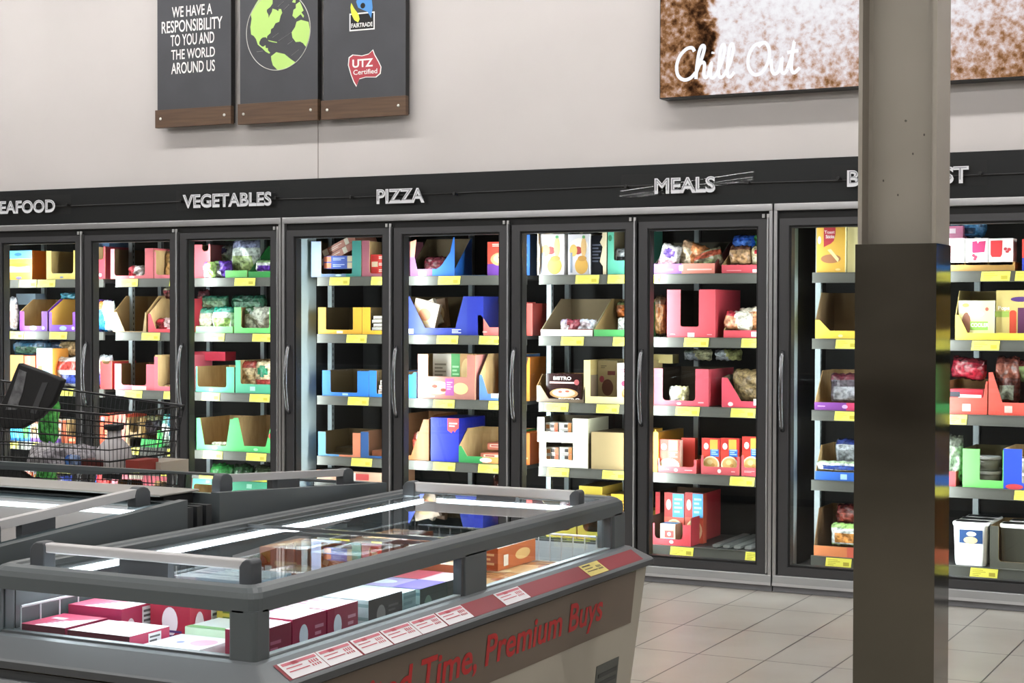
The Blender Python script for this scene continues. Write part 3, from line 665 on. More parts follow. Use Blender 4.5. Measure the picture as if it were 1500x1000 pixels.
bag(-1, 1, 140, 163, 441, None, ('3a94d4', 'e0e8f0', 'e07a3a'), 'bright blue and white bag by the steel upright', kind='split', dy=.05)
carton(-1, 1, 166, 214, 433, 'a08458', 'empty plain kraft carton with cut corners', st='O', lip=.02, pl=.35, pr=.1, hf=.55, slant=.35, inner=M('8a6e44', .8))
carton(-1, 1, 217, 262, 437, 'cc4450', 'red carton with slanted kraft sides', st='O', lip=.1, pl=.25, pr=.1, hf=.55, slant=.35)
bag(-1, 1, 224, 258, 466, None, ('8c1c2c', 'd8b8bc', 'b02c3c'), 'dark red bag in the slanted red carton', kind='split', dy=.06, T=.1)
bag(-1, 1, 236, 258, 421, 440, ('6c1c24', '5c2a24', '8a8064'), 'dark red bag tucked above the red carton', dy=.2)
bag(-1, 2, 141, 160, 521, None, ('d8e0ec', '3a6cc0', 'e0b080'), 'white and blue bag by the steel upright', kind='oval', dy=.12)
carton(-1, 2, 147, 164, 529, 'd03434', 'bright red carton at the shelf end', lip=.9, side='a82020', dep=.25)
carton(-1, 2, 168, 226, 533, 'd0606e', 'pink carton with rounded notch and brown inside', lip=.18, pl=.17, pr=.2, inner=M('6c4c22', .8), de=[('r',.62,.08,.36,.14,'ded4c0')])
carton(-1, 2, 226, 262, 520, 'd46876', 'taller pink carton with kraft side', lip=.12, pl=.15, pr=.1, hf=.95)
bag(-1, 2, 237, 260, 562, None, ('d0bc94', 'c09a6c', '4a2c20'), 'pale low bag in the taller pink carton', dy=.06, T=.08)
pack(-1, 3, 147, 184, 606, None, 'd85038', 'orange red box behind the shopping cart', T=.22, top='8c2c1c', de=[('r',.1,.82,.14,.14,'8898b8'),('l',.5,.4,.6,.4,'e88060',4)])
carton(-1, 3, 184, 206, 612, '8a6c40', 'small brown carton', lip=.5, pl=.2, pr=.2, hf=.9)
carton(-1, 3, 190, 230, 630, '3fae58', 'low green tray behind the cart', st='tray', lip=.5)
bag(-1, 3, 206, 233, 610, 640, ('28242e', '4a4450', '6a6a4a'), 'black and silver bag standing in the green tray', dy=.05)
bag(-1, 3, 233, 262, 608, None, ('d8dcd8', '3a7c90', '4a9c88'), 'white and teal bag near the door edge', kind='split', dy=.03)
# --- vegetables door
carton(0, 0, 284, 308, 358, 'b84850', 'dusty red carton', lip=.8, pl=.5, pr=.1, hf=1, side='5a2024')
bag(0, 0, 296, 313, 384, None, ('c8d0d8', '8cac5c', '7a5ca8'), 'small white bag flopping over the shelf front', kind='split', dy=-.035, T=.05)
bag(0, 0, 308, 335, 382, None, ('d8dcd4', '5a30a0', '6a8c48'), 'white bag with purple patch', kind='split', dy=.0, T=.07)
bag(0, 0, 312, 337, 360, 384, ('c4ccc4', '7a8c6c', '4a4a78'), 'small pale bag behind the purple patched bag', kind='oval', dy=.12)
bag(0, 0, 335, 374, 352, None, ('c4ccc4', '9ab070', '8a8fb0'), 'big clear and white vegetable bag', kind='window', dy=.07, T=.1)
bag(0, 0, 322, 372, 336, 354, ('4a6450', '90a494', '2c4434'), 'grey green bag lying at the back', dy=.3)
carton(0, 0, 330, 362, 396, '62b85a', 'bright green tray lip', st='tray', lip=1, hf=1, dep=.06, dy=-.003)
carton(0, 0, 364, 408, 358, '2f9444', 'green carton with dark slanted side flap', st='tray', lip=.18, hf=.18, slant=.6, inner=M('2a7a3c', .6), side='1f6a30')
bag(0, 0, 372, 400, 381, 399, ('d8dcd8', '5a2c98', '8aa878'), 'white and purple bag in the green carton', kind='window', dy=.03, T=.06)
carton(0, 1, 287, 341, 478, '6cd070', 'bright green tray full of frosty bags', st='tray', lip=1, hf=1)
bag(0, 1, 289, 312, 452, None, ('8a8a74', 'a8a488', '2a6450'), 'mottled greyish vegetable bag in the bright tray', dy=.05)
bag(0, 1, 308, 340, 450, None, ('d0d8d0', '88ac58', '14705c'), 'frosty white bag with dark green top', kind='window', dy=.03)
bag(0, 1, 292, 330, 433, 452, ('3a6448', '6a8c6c', '1c5440'), 'dark green bag lying behind the frosty bags', dy=.2)
bag(0, 1, 335, 385, 432, 456, ('2c6048', '7aa48c', '184838'), 'glossy dark green bag lying at the back', dy=.25)
carton(0, 1, 343, 408, 450, '6cd070', 'bright green carton with rounded notch', lip=.2, pl=.16, pr=.2, hf=1, r=.015, side='2f8c40')
bag(0, 1, 354, 392, 450, None, ('a8b098', 'c0c4b4', '2c5c34'), 'clear bag of broccoli in the bright carton', kind='split', dy=.05, T=.08)
bag(0, 1, 286, 303, 425, 470, ('7c2028', 'b83038', '4c1820'), 'dark red bag squeezed by the door frame', dy=.25)
carton(0, 2, 287, 343, 537, '48a884', 'teal green carton with rounded notch, empty', lip=.2, pl=.04, pr=.2, hf=1, slant=.5, r=.015, side='24725c', de=[('r',.4,.09,.1,.09,'a8dcc8')])
pack(0, 2, 285, 330, 515, 528, 'c4344c', 'crimson flat box resting above the empty carton', dy=.28, T=.12)
carton(0, 2, 345, 408, 528, '48a884', 'teal green carton holding two bread bags', lip=.28, pl=.12, pr=.05, hf=1, slant=.6, r=.012, de=[('r',.4,.14,.12,.13,'a8dcc8'),('e',.93,.2,.14,.22,'d84858')])
bag(0, 2, 350, 374, 530, None, ('d8c49c', 'c4a878', 'a84038'), 'cream bread bag in the teal carton', dy=.06, T=.08)
bag(0, 2, 371, 396, 530, None, ('dccaa4', 'b84840', '2c8c68'), 'cream and red bread bag in the teal carton', kind='oval', dy=.05, T=.07)
carton(0, 3, 288, 342, 613, '4cb864', 'green carton with spreading posts, empty', st='V', lip=.16, pl=.18, pr=.16, de=[('e',.5,.08,.14,.1,'a0e0b0')])
carton(0, 3, 342, 408, 613, '4cb864', 'green carton with spreading posts and red logo', st='V', lip=.18, pl=.2, pr=.24, de=[('e',.5,.08,.1,.08,'a0e0b0'),('e',.9,.5,.24,.22,'d84848')])
bag(0, 3, 306, 338, 648, None, ('a0a890', '7a8468', 'c0c4b0'), 'pale flat bag at the bottom of the green carton', dy=.05, T=.08)
bag(0, 4, 302, 336, 681, None, ('2c8c34', '5ac050', '1c6428'), 'bright green leafy bag', dy=.06, T=.12)
bag(0, 4, 335, 365, 682, None, ('1f5c24', '3a8440', '1c3c20'), 'dark green bag beside the leafy bag', dy=.08, T=.12)
bag(0, 4, 366, 404, 684, None, ('4c4a3c', '8a8468', '34402c'), 'brownish green glossy bag', dy=.08, T=.12)
# --- first pizza door
carton(1, 0, 456, 529, 353, '3c8c84', 'blue and teal carton of pizza boxes', lip=.08, pl=.2, pr=.18, side='28645c', r=.01, de=[('r',.1,.5,.2,1,'8898bc'),('r',.45,.04,.5,.08,'6c84a8'),LOGO(.55,.04,'b0d0d0')])
for i in range(2):
    z_ = SHELF_Z[0]+.006+i*.046
    pack(1, 0, 474, 517, 384-i*9.5, 393.5-i*9.5, '2c4ca8', '%s blue pizza box lying in the teal carton' % ['lower', 'upper'][i], dy=.03, T=.28, top='d8a080', de=[('r',.14,.5,.24,.8,'d87c58'),('r',.9,.5,.18,.9,'d8c8a8'),('l',.52,.5,.4,.5,'a8b8e0',2)], group='blue pizza boxes in the teal carton', name='pizza_box')
for i in range(2):
    pack(1, 0, 470+i*3, 521+i*2, 365-i*13+2, 375-i*13+2, 'b07060', '%s brown pizza box tilted on the teal carton' % ['lower', 'upper'][i], dy=.06, T=.26, top='8c6c58', rot=(0, math.radians(-24), 0), de=[('r',.08,.5,.16,.9,'e0dcd0'),('r',.75,.5,.12,.9,'d8ccb8'),('l',.4,.5,.4,.5,'e0c0b0',2)], group='tilted pizza boxes on the teal carton', name='pizza_box')
carton(1, 0, 530, 577, 352, '9c5a68', 'dusty pink carton stacked with red pizza boxes', lip=.08, pl=.24, pr=.05, hf=1, de=[LOGO(.75,.04,'e8d0d8')])
for i in range(3):
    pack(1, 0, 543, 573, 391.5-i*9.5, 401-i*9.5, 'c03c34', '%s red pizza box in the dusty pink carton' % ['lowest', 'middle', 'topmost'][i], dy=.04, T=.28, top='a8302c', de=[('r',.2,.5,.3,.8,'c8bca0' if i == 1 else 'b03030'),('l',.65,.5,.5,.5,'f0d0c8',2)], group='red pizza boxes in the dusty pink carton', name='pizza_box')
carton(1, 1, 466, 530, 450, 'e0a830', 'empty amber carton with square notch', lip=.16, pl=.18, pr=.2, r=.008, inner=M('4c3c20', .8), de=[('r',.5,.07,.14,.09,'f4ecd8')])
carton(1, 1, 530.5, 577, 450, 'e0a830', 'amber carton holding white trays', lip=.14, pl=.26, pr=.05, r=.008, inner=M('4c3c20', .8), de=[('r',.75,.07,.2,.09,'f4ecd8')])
for i in range(4):
    pack(1, 1, 545+i % 2*2, 573, 479.5-i*5.6, 484.5-i*5.6, 'd8d4cc', '%s white pizza tray in the amber carton' % ['lowest', 'second', 'third', 'topmost'][i], dy=.05, T=.2, de=[('r',.5,.2,.9,.25,'8c8478')], group='white trays in the amber carton', name='pizza_box')
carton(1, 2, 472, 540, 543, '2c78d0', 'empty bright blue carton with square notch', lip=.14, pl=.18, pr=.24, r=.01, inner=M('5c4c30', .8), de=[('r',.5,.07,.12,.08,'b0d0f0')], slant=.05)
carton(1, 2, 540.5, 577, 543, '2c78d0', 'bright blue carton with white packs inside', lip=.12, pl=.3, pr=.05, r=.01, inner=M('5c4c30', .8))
for i in range(3):
    pack(1, 2, 554+i*1.5, 574, 571-i*7, 577-i*7, 'd8d0c8', '%s white pizza pack in the bright blue carton' % ['lowest', 'middle', 'topmost'][i], dy=.05, T=.2, de=[('r',.5,.5,.8,.3,'b09080')], group='white packs in the bright blue carton', name='pizza_box')
carton(1, 3, 466, 528, 633, '4c84b4', 'blue carton with one salmon post', lip=.08, pl=.18, pr=.18, r=.008, inner=M('5c4a2c', .8), de=[('p',0,0,0,0,'d07c5c',0,[(.5,0),(1,0),(1,1),(.82,1),(.82,.08),(.5,.08)])])
carton(1, 3, 528.5, 577, 633, '244c80', 'navy carton with dark flat pizzas inside', lip=.08, pl=.24, pr=.05, r=.008, inner=M('5c3a24', .8), de=[('p',0,0,0,0,'d8886c',0,[(.75,0),(1,0),(1,.08),(.75,.08)])])
pack(1, 3, 545, 575, 660, 668, '7c4a34', 'flat brown pizza in the navy carton', dy=.06, T=.24, name='pizza_box')
pack(1, 3, 482, 520, 655, 665, '4a3c28', 'dark flat pizza in the blue carton', dy=.2, T=.15, name='pizza_box')
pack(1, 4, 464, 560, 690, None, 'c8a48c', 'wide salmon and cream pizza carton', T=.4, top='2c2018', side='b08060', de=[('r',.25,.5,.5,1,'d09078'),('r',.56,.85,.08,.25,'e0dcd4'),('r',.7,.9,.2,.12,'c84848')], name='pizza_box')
# --- second pizza door
carton(2, 0, 601, 666, 348, '7c4c88', 'purple carton with a pointed bright blue flap', st='tray', lip=.18, hf=.18, slant=.9, inner=M('4a3c24', .8), side='1c5cb0', r=.01, dep=.22, de=[('p',0,0,0,0,'2474d8',0,[(.5,0),(1,0),(1,1),(.97,1),(.9,.6),(.7,.26),(.6,.18),(.5,.18)]),('p',0,0,0,0,'7c4c88',0,[(0,.18),(.16,.18),(.1,.5),(0,.5)]),('p',0,0,0,0,'c87860',0,[(0,.5),(.1,.5),(.14,.96),(0,.9)]),('r',.28,.06,.18,.1,'e8e4ec')])
bag(2, 0, 618, 650, 376, None, ('6c1c2c', '7c3c44', '4c1c24'), 'dark red bag in the purple carton', dy=.08)
pack(2, 0, 662, 710, 403, None, '2c5c8c', 'flattened blue tray sheet', dy=.0, T=.25, name='cardboard_sheet', cat='carton')
pack(2, 0, 714, 750, 354, None, 'd04c3c', 'red and purple pizza box with pizza picture', T=.2, dy=.0, de=[('r',.5,.17,1,.34,'6c3c98'),('e',.6,.48,.95,.42,'d8a070'),('e',.62,.5,.75,.32,'e8cc9c'),('e',.5,.53,.1,.08,'7c2c1c'),('e',.7,.56,.1,.08,'7c2c1c'),('e',.62,.45,.1,.08,'a84030'),('l',.5,.9,.6,.1,'f0d8c8',2)], name='pizza_box')
carton(2, 1, 590, 684, 434, '24389c', 'navy blue carton leaning with tilted pizza packs', st='O', lip=.18, pl=.35, pr=.18, hf=1, inner=M('5a4a2c', .8), side='1a2470', de=[('r',.12,.09,.1,.12,'e0e4ec'),('l',.84,.1,.14,.12,'d8dcf0',3)])
for i, (a, b, yt, rr, c, n_) in enumerate(((600,636,440,.25,'c8b4a0','first'),(612,648,442,-.4,'e0d4c4','second'),(598,628,462,.7,'b87060','third'),(628,656,438,-.12,'8c6c50','fourth'))):
    pack(2, 1, a, b, yt, 480 if i != 2 else 486, c, '%s pizza pack tilted in the navy carton' % n_, dy=.04+.05*i, T=.035, rot=(0, rr, 0), de=[('e',.5,.5,.8,.7,'d8b888'),('e',.5,.5,.5,.45,'c07850')], group='tilted pizza packs in the navy carton', name='pizza_box')
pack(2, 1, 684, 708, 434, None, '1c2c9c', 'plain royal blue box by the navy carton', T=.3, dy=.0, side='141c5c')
carton(2, 1, 700, 752, 442, 'd06c68', 'salmon carton with cut corners and kraft inside', st='O', lip=.24, pl=.32, pr=.05, hf=.6, slant=.3, dep=.3, de=[('r',.75,.1,.25,.14,'f0e4e0'),('e',.2,.1,.14,.05,'e8b0a8')])
carton(2, 2, 585, 610, 545, '1f7cd4', 'bright blue carton cut by the door frame', lip=.9)
carton(2, 2, 612, 696, 519, 'b07468', 'salmon carton printed with a pizza band', st='U', lip=.5, pl=.18, pr=.14, hf=1, r=.004, side='c07a70', de=[('e',.36,.25,.4,.3,'e8d0a0'),('e',.75,.24,.26,.26,'d8c080'),('r',.56,.27,.15,.38,'a04c90'),('l',.56,.3,.1,.2,'d8a0cc',4),('e',.3,.28,.1,.08,'8c3c2c'),('e',.45,.2,.1,.08,'8c3c2c'),('l',.2,.05,.2,.05,'e8c8c0',1)])
pack(2, 2, 634, 662, 518, None, 'c0b8ac', 'pale grey pizza box standing in the salmon carton', dy=.1, T=.04, de=[('l',.4,.6,.6,.4,'7c7468',5)], name='pizza_box')
pack(2, 2, 661, 693, 518, None, 'b88c58', 'pizza box with green label in the salmon carton', dy=.08, T=.04, de=[('r',.2,.5,.4,1,'3c8c48'),('l',.2,.5,.3,.5,'8cc890',6),('e',.7,.6,.5,.6,'d8b880')], name='pizza_box')
carton(2, 2, 702, 752, 519, '5c84c4', 'light blue carton with cut corners', st='O', lip=.14, pl=.25, pr=.05, hf=.55, slant=.3, de=[('r',.6,.1,.5,.1,'d8e0ec')])
pack(2, 2, 736, 750, 522, None, 'b06840', 'narrow orange brown box in the light blue carton', dy=.06, T=.2)
carton(2, 3, 585, 628, 607, '8c5020', 'dark orange carton with deep cut', st='O', lip=.1, pl=.2, pr=.6, hf=.9, slant=.2, inner=M('6c4420', .8))
bag(2, 3, 602, 620, 634, 672, ('9c3c2c', 'c4a488', '6c2820'), 'brown red bag in the dark orange carton', kind='split', dy=.06)
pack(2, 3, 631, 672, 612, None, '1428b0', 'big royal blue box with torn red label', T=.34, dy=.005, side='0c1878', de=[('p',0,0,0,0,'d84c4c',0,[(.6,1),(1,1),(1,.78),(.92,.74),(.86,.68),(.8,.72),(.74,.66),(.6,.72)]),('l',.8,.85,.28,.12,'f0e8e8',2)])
carton(2, 3, 672, 752, 630, '2c8c48', 'half green and half orange carton with slanted side', st='O', lip=.2, pl=.16, pr=.05, hf=.5, slant=.35, dep=.3, de=[('r',.72,.1,.56,.18,'d88848'),('e',.5,.1,.22,.14,'d8e8d8')])
for i in range(2):
    pack(2, 3, 704+i*10, 750, 664-i*15, 674-i*15, 'b86a54', '%s salmon box lying in the green carton' % ['lower', 'upper'][i], dy=.05+.06*i, T=.18, de=[('r',.5,.6,.8,.4,'d8c8b8'),('r',.3,.6,.3,.2,'a83830')], group='salmon boxes in the green carton')
bag(2, 4, 716, 746, 699, None, ('4c1c14', '7c3420', '3c1810'), 'dark red bag in the shade', dy=.12, T=.12)
# --- door between pizza and meals
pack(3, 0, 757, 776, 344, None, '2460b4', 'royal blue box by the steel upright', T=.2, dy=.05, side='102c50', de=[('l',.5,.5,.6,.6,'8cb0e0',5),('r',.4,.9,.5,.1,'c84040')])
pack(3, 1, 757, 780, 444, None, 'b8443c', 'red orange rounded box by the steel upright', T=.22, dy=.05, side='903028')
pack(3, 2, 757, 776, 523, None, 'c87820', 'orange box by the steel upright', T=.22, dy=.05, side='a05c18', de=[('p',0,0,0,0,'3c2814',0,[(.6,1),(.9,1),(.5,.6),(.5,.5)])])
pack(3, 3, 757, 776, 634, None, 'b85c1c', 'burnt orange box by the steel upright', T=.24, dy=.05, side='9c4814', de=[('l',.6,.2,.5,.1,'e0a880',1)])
for i, (a, b) in enumerate(((790, 826), (832, 864))):
    pack(3, 0, a, b, 343, None, 'd4d0d8', '%s white box with golden food picture in torn carton' % ['first', 'second'][i], T=.2, dy=.02, side='ece8e8', de=[('e',.5,.72,.8,.35,'f4e8d8'),('e',.45,.6,.4,.2,'a83c3c'),('e',.25,.6,.35,.3,'e0b060'),('e',.72,.68,.25,.5,'d8b078'),('e',.62,.22,.6,.42,'d0a048'),('e',.65,.4,.4,.14,'b8863c'),('r',.16,.3,.1,.5,'8890a0'),('e',.72,.93,.14,.08,'5c9c64')], group='white boxes in the torn carton')
pack(3, 0, 866, 882, 345, None, '23262e', 'dark wrapped pack in the torn carton', dy=.03, T=.2, de=[('l',.5,.55,.8,.5,'5c647c',6)], rough=.2)
def torn():
    d, s = 3, 0; Y, X0, X1, z0, z1 = place(d, s, 787, 888, 339, None, 0); rnd = random.Random(3)
    mb = MB(); T = .004
    def strip(x0, x1, n, vert):
        pts = []
        for k in range(n+1):
            q = k/n; pts.append((x0+(x1-x0)*q, q))
        return pts
    P = [(X0, z0), (X0+.012, z0)] + [(X0+.012+rnd.uniform(-.006, .01), z0+(z1-z0)*k/8) for k in range(1, 8)] + [(X0+.006, z1-.008)]
    P += [(X0+(X1-X0)*k/14, z1-.008+rnd.uniform(-.003, .003)) for k in range(1, 13)]
    P += [(X1-.03+rnd.uniform(-.012, .012), z1-.01-(z1-z0)*k/9) for k in range(0, 8)] + [(X1-.02, z0), (X1, z0), (X1, z1+.01), (X0, z1)]
    mb.slab(P, lambda a, b, t: (a, t, b), Y, Y+T, M('d8c8a8', .8), KRAFT, M('e0d4b8', .8))
    for xx in (X0, X1-T): mb.box(xx, xx+T, Y+T, Y+.34, z0, z1, KRAFTD)
    mb.box(X0, X1, Y+.34, Y+.344, z0, z1, KRAFTD)
    ob = mb.build('display_carton'); c_ = Vector(((X0+X1)/2, Y+.17, z0)); ob.data.transform(Matrix.Translation(-c_)); ob.location = c_
    tag(ob, lab('torn kraft carton with ragged opening', d, s), 'carton', 'display cartons in the freezers')
torn()
carton(3, 0, 890, 936, 335, '58a890', 'tall seafoam green carton', lip=.3, pl=.2, pr=.05, r=.012, inner=M('5a5038', .8), side='2f7060', de=[('e',.75,.14,.22,.14,'c8e8d8'),('e',.08,.8,.12,.14,'2c7050')])
bag(3, 0, 898, 934, 364, 392, ('d0d4d8', '3c3c40', 'a8acb4'), 'white and black bag in the seafoam carton', dy=.05)
carton(3, 1, 792, 868, 437, 'd8d8d4', 'white tray with tall slanted sides', st='tray', lip=.17, hf=.17, slant=.65, inner=M('8c7c60', .8), side='b0b0ac', dep=.42)
bag(3, 1, 818, 846, 468, None, ('d8c8d0', '8c3c48', 'b0a0b8'), 'pink and white bag in the white tray', kind='split', dy=.04)
bag(3, 1, 840, 870, 468, None, ('d0d4e0', '9c4c4c', 'c0b0b8'), 'white and dark red bag in the white tray', kind='oval', dy=.06)
carton(3, 1, 870, 936, 437, '4c9c58', 'green lipped kraft tray', st='tray', lip=.18, hf=.18, slant=.6, inner=M('80683e', .8), dep=.42)
bag(3, 1, 902, 932, 466, None, ('c8d0c8', '6ca860', 'd8d8d0'), 'white and green bag in the green lipped tray', kind='split', dy=.04)
bag(3, 1, 900, 936, 442, 466, ('7c4420', 'b06028', '4c5430'), 'orange and brown bag at the back of the tray', dy=.2)
P3 = place(3, 2, 799, 853, 547, None, .02)
carton(3, 2, 786, 857, 549, '6a5a48', 'low taupe carton holding the pizza pack', st='O', lip=.12, pl=.25, pr=.05, hf=.6, slant=.2, inner=KRAFTD)
pack(3, 2, 800, 852, 547, None, '2c1a1a', 'dark pizza pack lettered BISTRO with a pizza picture', dy=.04, T=.05, de=[('r',.45,.68,.7,.06,'d8b0b0'),('e',.86,.7,.14,.2,'a84c50'),('e',.5,.3,.8,.36,'b88c58'),('e',.5,.32,.64,.28,'e0d0b0'),('e',.4,.36,.12,.08,'a8503c'),('e',.6,.38,.12,.08,'a8503c'),('t',.46,.84,.5,.12,'e8e0dc','BISTRO'),('r',.5,.06,1,.14,'1c1414'),('t',.66,.08,.6,.14,'f0ece8','BISTRO')], name='pizza_box', rough=.15)
carton(3, 2, 855, 936, 528, 'd8cc94', 'cream carton with square notch holding food boxes', lip=.16, pl=.12, pr=.04, r=.004, hf=1, inner=M('a08c58', .8))
pack(3, 2, 876, 904, 528, None, 'a0906c', 'beige box with dark food picture in the cream carton', dy=.18, T=.08, de=[('e',.5,.35,.6,.4,'5c3428'),('r',.7,.7,.4,.1,'6c2c30'),('l',.3,.85,.3,.08,'6c5c48',2),('e',.2,.55,.25,.16,'9c4050')])
pack(3, 2, 904, 936, 532, None, 'e4dcdc', 'white box with pink food picture in the cream carton', dy=.03, T=.1, de=[('e',.6,.25,.8,.36,'c48850'),('e',.55,.28,.6,.24,'d8a878'),('e',.3,.5,.22,.14,'c84868'),('l',.32,.82,.4,.1,'c84c60',2),('r',.8,.7,.3,.1,'a8404c'),('l',.3,.68,.3,.06,'b8a0a8',1)])
carton(3, 3, 790, 861, 648, 'e4e0d4', 'white two tier carton, lower tier', st='U', lip=.3, pl=.14, pr=.3, hf=1, r=.004, side='8c8468', inner=M('a89c84', .8), dep=.3)
carton(3, 3, 787, 861, 612, 'e4e0d4', 'white two tier carton, upper tier', st='U', lip=.42, pl=.14, pr=.3, hf=1, r=.004, side='a8a48c', inner=M('8c8068', .8), dep=.3, yb=648)
k_ = 0
for row in range(2):
    for j in range(2):
        for i in range(2):
            a = 799+i*20+row*1; yt = (619 if row == 0 else 655)+j*10
            pack(3, 3, a, a+18, yt, yt+9.4, 'd8d4cc', '%s little snack box, %s tier of the white carton' % (['upper first', 'upper second', 'lower first', 'lower second'][j*2+i], ['upper', 'lower'][row]), dy=.03, T=.12, de=[('r',.85,.5,.28,1,['c8603c', 'd88848'][i % 2]),('r',.2,.4,.3,.6,['b87a48','b8d0e4'][i]),('r',.55,.5,.3,.5,'3c3430'),('l',.5,.85,.6,.16,'909090',1)], group='snack boxes in the white two tier carton')
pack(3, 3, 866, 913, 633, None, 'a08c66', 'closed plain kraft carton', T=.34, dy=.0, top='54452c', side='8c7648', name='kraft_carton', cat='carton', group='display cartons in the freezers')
carton(3, 3, 917, 936, 632, 'd8a828', 'golden yellow carton by the door frame', lip=.6, pl=.4, pr=.1, hf=1, inner=M('b08828', .8))
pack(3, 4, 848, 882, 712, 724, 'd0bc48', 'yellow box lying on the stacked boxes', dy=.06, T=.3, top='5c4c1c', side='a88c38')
for i in range(3):
    carton(3, 4, 800+i*46, 844+i*46, 752, 'd4b848', '%s yellow display carton behind the chest freezer' % ['first', 'second', 'third'][i], lip=.3, pl=.18, pr=.18, r=.03, inner=M('8c7434', .8))
    pack(3, 4, 803+i*46, 841+i*46, 724, 762, 'c8a838', '%s pack of yellow boxes in the yellow cartons' % ['first', 'second', 'third'][i], dy=.04, T=.25, top='8c7030', de=[('l',.5,.5,.7,.6,'8c5c28',5)], group='yellow boxes behind the chest freezer')
# --- meals door
carton(4, 0, 958, 1047, 352, '8858b0', 'half purple and half peach tray', st='tray', lip=.3, hf=.3, slant=.9, inner=M('4a4438', .8), side='8c3c34', dep=.3, de=[('r',.73,.15,.54,.3,'dc8474'),('r',.45,.17,.06,.16,'f4f0f4'),('l',.2,.12,.24,.08,'c0a0d8',1),('l',.75,.12,.4,.08,'f0c0b8',1)])
bag(4, 0, 959, 988, 358, 396, ('d8d0d0', 'b88c98', '6c50a0'), 'white bag with purple edge in the purple tray', kind='oval', dy=.02, T=.07, rot=(0, .25, 0))
bag(4, 0, 986, 1026, 355, 390, ('c8b498', 'd08450', 'a88468'), 'white and orange bag in the purple tray', kind='split', dy=.06, T=.08, rot=(0, .35, 0))
bag(4, 0, 1012, 1058, 366, 394, ('8c8468', 'a84c34', '7c8458'), 'striped olive and red bag in the purple tray', kind='band', dy=.05, T=.08, rot=(0, -.25, 0))
carton(4, 0, 1057, 1140, 362, 'd0505c', 'rose pink tray with white logo', st='tray', lip=.32, hf=.32, slant=.5, dep=.36, de=[('r',.6,.08,.1,.12,'f0dcdc'),('l',.22,.1,.26,.06,'e8a0a4',1)])
bag(4, 0, 1066, 1098, 360, 388, ('a88460', 'c09468', '6c4434'), 'brown window bag in the rose pink tray', kind='window', dy=.03, T=.08)
bag(4, 0, 1098, 1134, 360, 388, ('c8b88c', 'd0c49c', 'a82c34'), 'tan bag with dark red logo in the rose tray', kind='oval', dy=.02, T=.08)
bag(4, 0, 1070, 1104, 344, 364, ('1c50b8', '3c74d0', '143c88'), 'bright blue bag on top of the rose tray', dy=.12, T=.1)
bag(4, 0, 1098, 1136, 342, 364, ('2c7c34', '2460b4', '4c9c48'), 'green and blue bag on top of the rose tray', kind='split', dy=.14, T=.1)
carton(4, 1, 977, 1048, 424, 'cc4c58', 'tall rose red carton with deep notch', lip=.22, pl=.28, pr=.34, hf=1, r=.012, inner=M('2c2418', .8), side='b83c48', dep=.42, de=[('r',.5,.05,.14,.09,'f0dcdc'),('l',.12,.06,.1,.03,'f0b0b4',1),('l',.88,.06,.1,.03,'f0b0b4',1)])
bag(4, 1, 957, 972, 434, None, ('6c4420', '8c6440', '3c2c1c'), 'brown bag by the door frame', dy=.1, T=.08)
carton(4, 1, 1060, 1140, 462, 'c84854', 'low rose tray with white logo', st='tray', lip=.33, hf=.33, slant=.3, dep=.36, de=[('r',.58,.16,.14,.22,'f0dcdc')])
bag(4, 1, 1056, 1096, 456, 484, ('d88c64', 'e0d8c8', 'a82c38'), 'peach bag with red logo in the low rose tray', kind='split', dy=.0, T=.1, rot=(0, .12, 0))
bag(4, 1, 1082, 1122, 450, 484, ('d89468', 'c08458', 'e0d4c0'), 'peach and cream bag in the low rose tray', kind='window', dy=.05, T=.1, rot=(0, -.1, 0))
bag(4, 1, 1116, 1140, 448, 484, ('c8b8a0', 'a84038', 'd8d0c0'), 'cream bag by the door edge in the rose tray', kind='oval', dy=.04, T=.08)
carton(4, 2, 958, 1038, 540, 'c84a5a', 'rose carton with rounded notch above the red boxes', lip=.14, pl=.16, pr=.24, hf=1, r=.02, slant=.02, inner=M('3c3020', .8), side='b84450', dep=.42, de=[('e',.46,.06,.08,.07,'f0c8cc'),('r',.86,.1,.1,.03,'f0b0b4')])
bag(4, 2, 978, 1006, 566, 592, ('e0dcd4', 'd8d0a0', 'c8c8c0'), 'white and yellow bag in the rose carton', kind='split', dy=.04, T=.06)
pack(4, 2, 956, 985, 519, 532, 'b4a468', 'flat yellow box standing behind the rose carton', dy=.3, T=.1)
bag(4, 2, 998, 1038, 512, 528, ('8c9098', 'a8a480', '6c7468'), 'grey and olive bag behind the rose carton', kind='split', dy=.3, T=.1)
bag(4, 2, 1044, 1082, 512, 528, ('9ca0a4', '8c8c58', '787c80'), 'silver grey bag at the back', kind='split', dy=.32, T=.1)
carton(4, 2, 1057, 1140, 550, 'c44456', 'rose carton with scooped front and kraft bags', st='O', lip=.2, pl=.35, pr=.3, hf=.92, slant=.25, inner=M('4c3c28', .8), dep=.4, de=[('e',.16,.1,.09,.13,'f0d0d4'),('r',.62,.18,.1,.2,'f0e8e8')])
bag(4, 2, 1070, 1128, 542, 590, ('8a7450', '7c6848', 'a08c68'), 'kraft brown bag in the scooped rose carton', kind='plain', dy=.08, T=.1)
carton(4, 3, 956, 964, 633, 'e0b438', 'narrow golden carton side', lip=1, pl=.4, pr=.4, dep=.4, side='c89830')
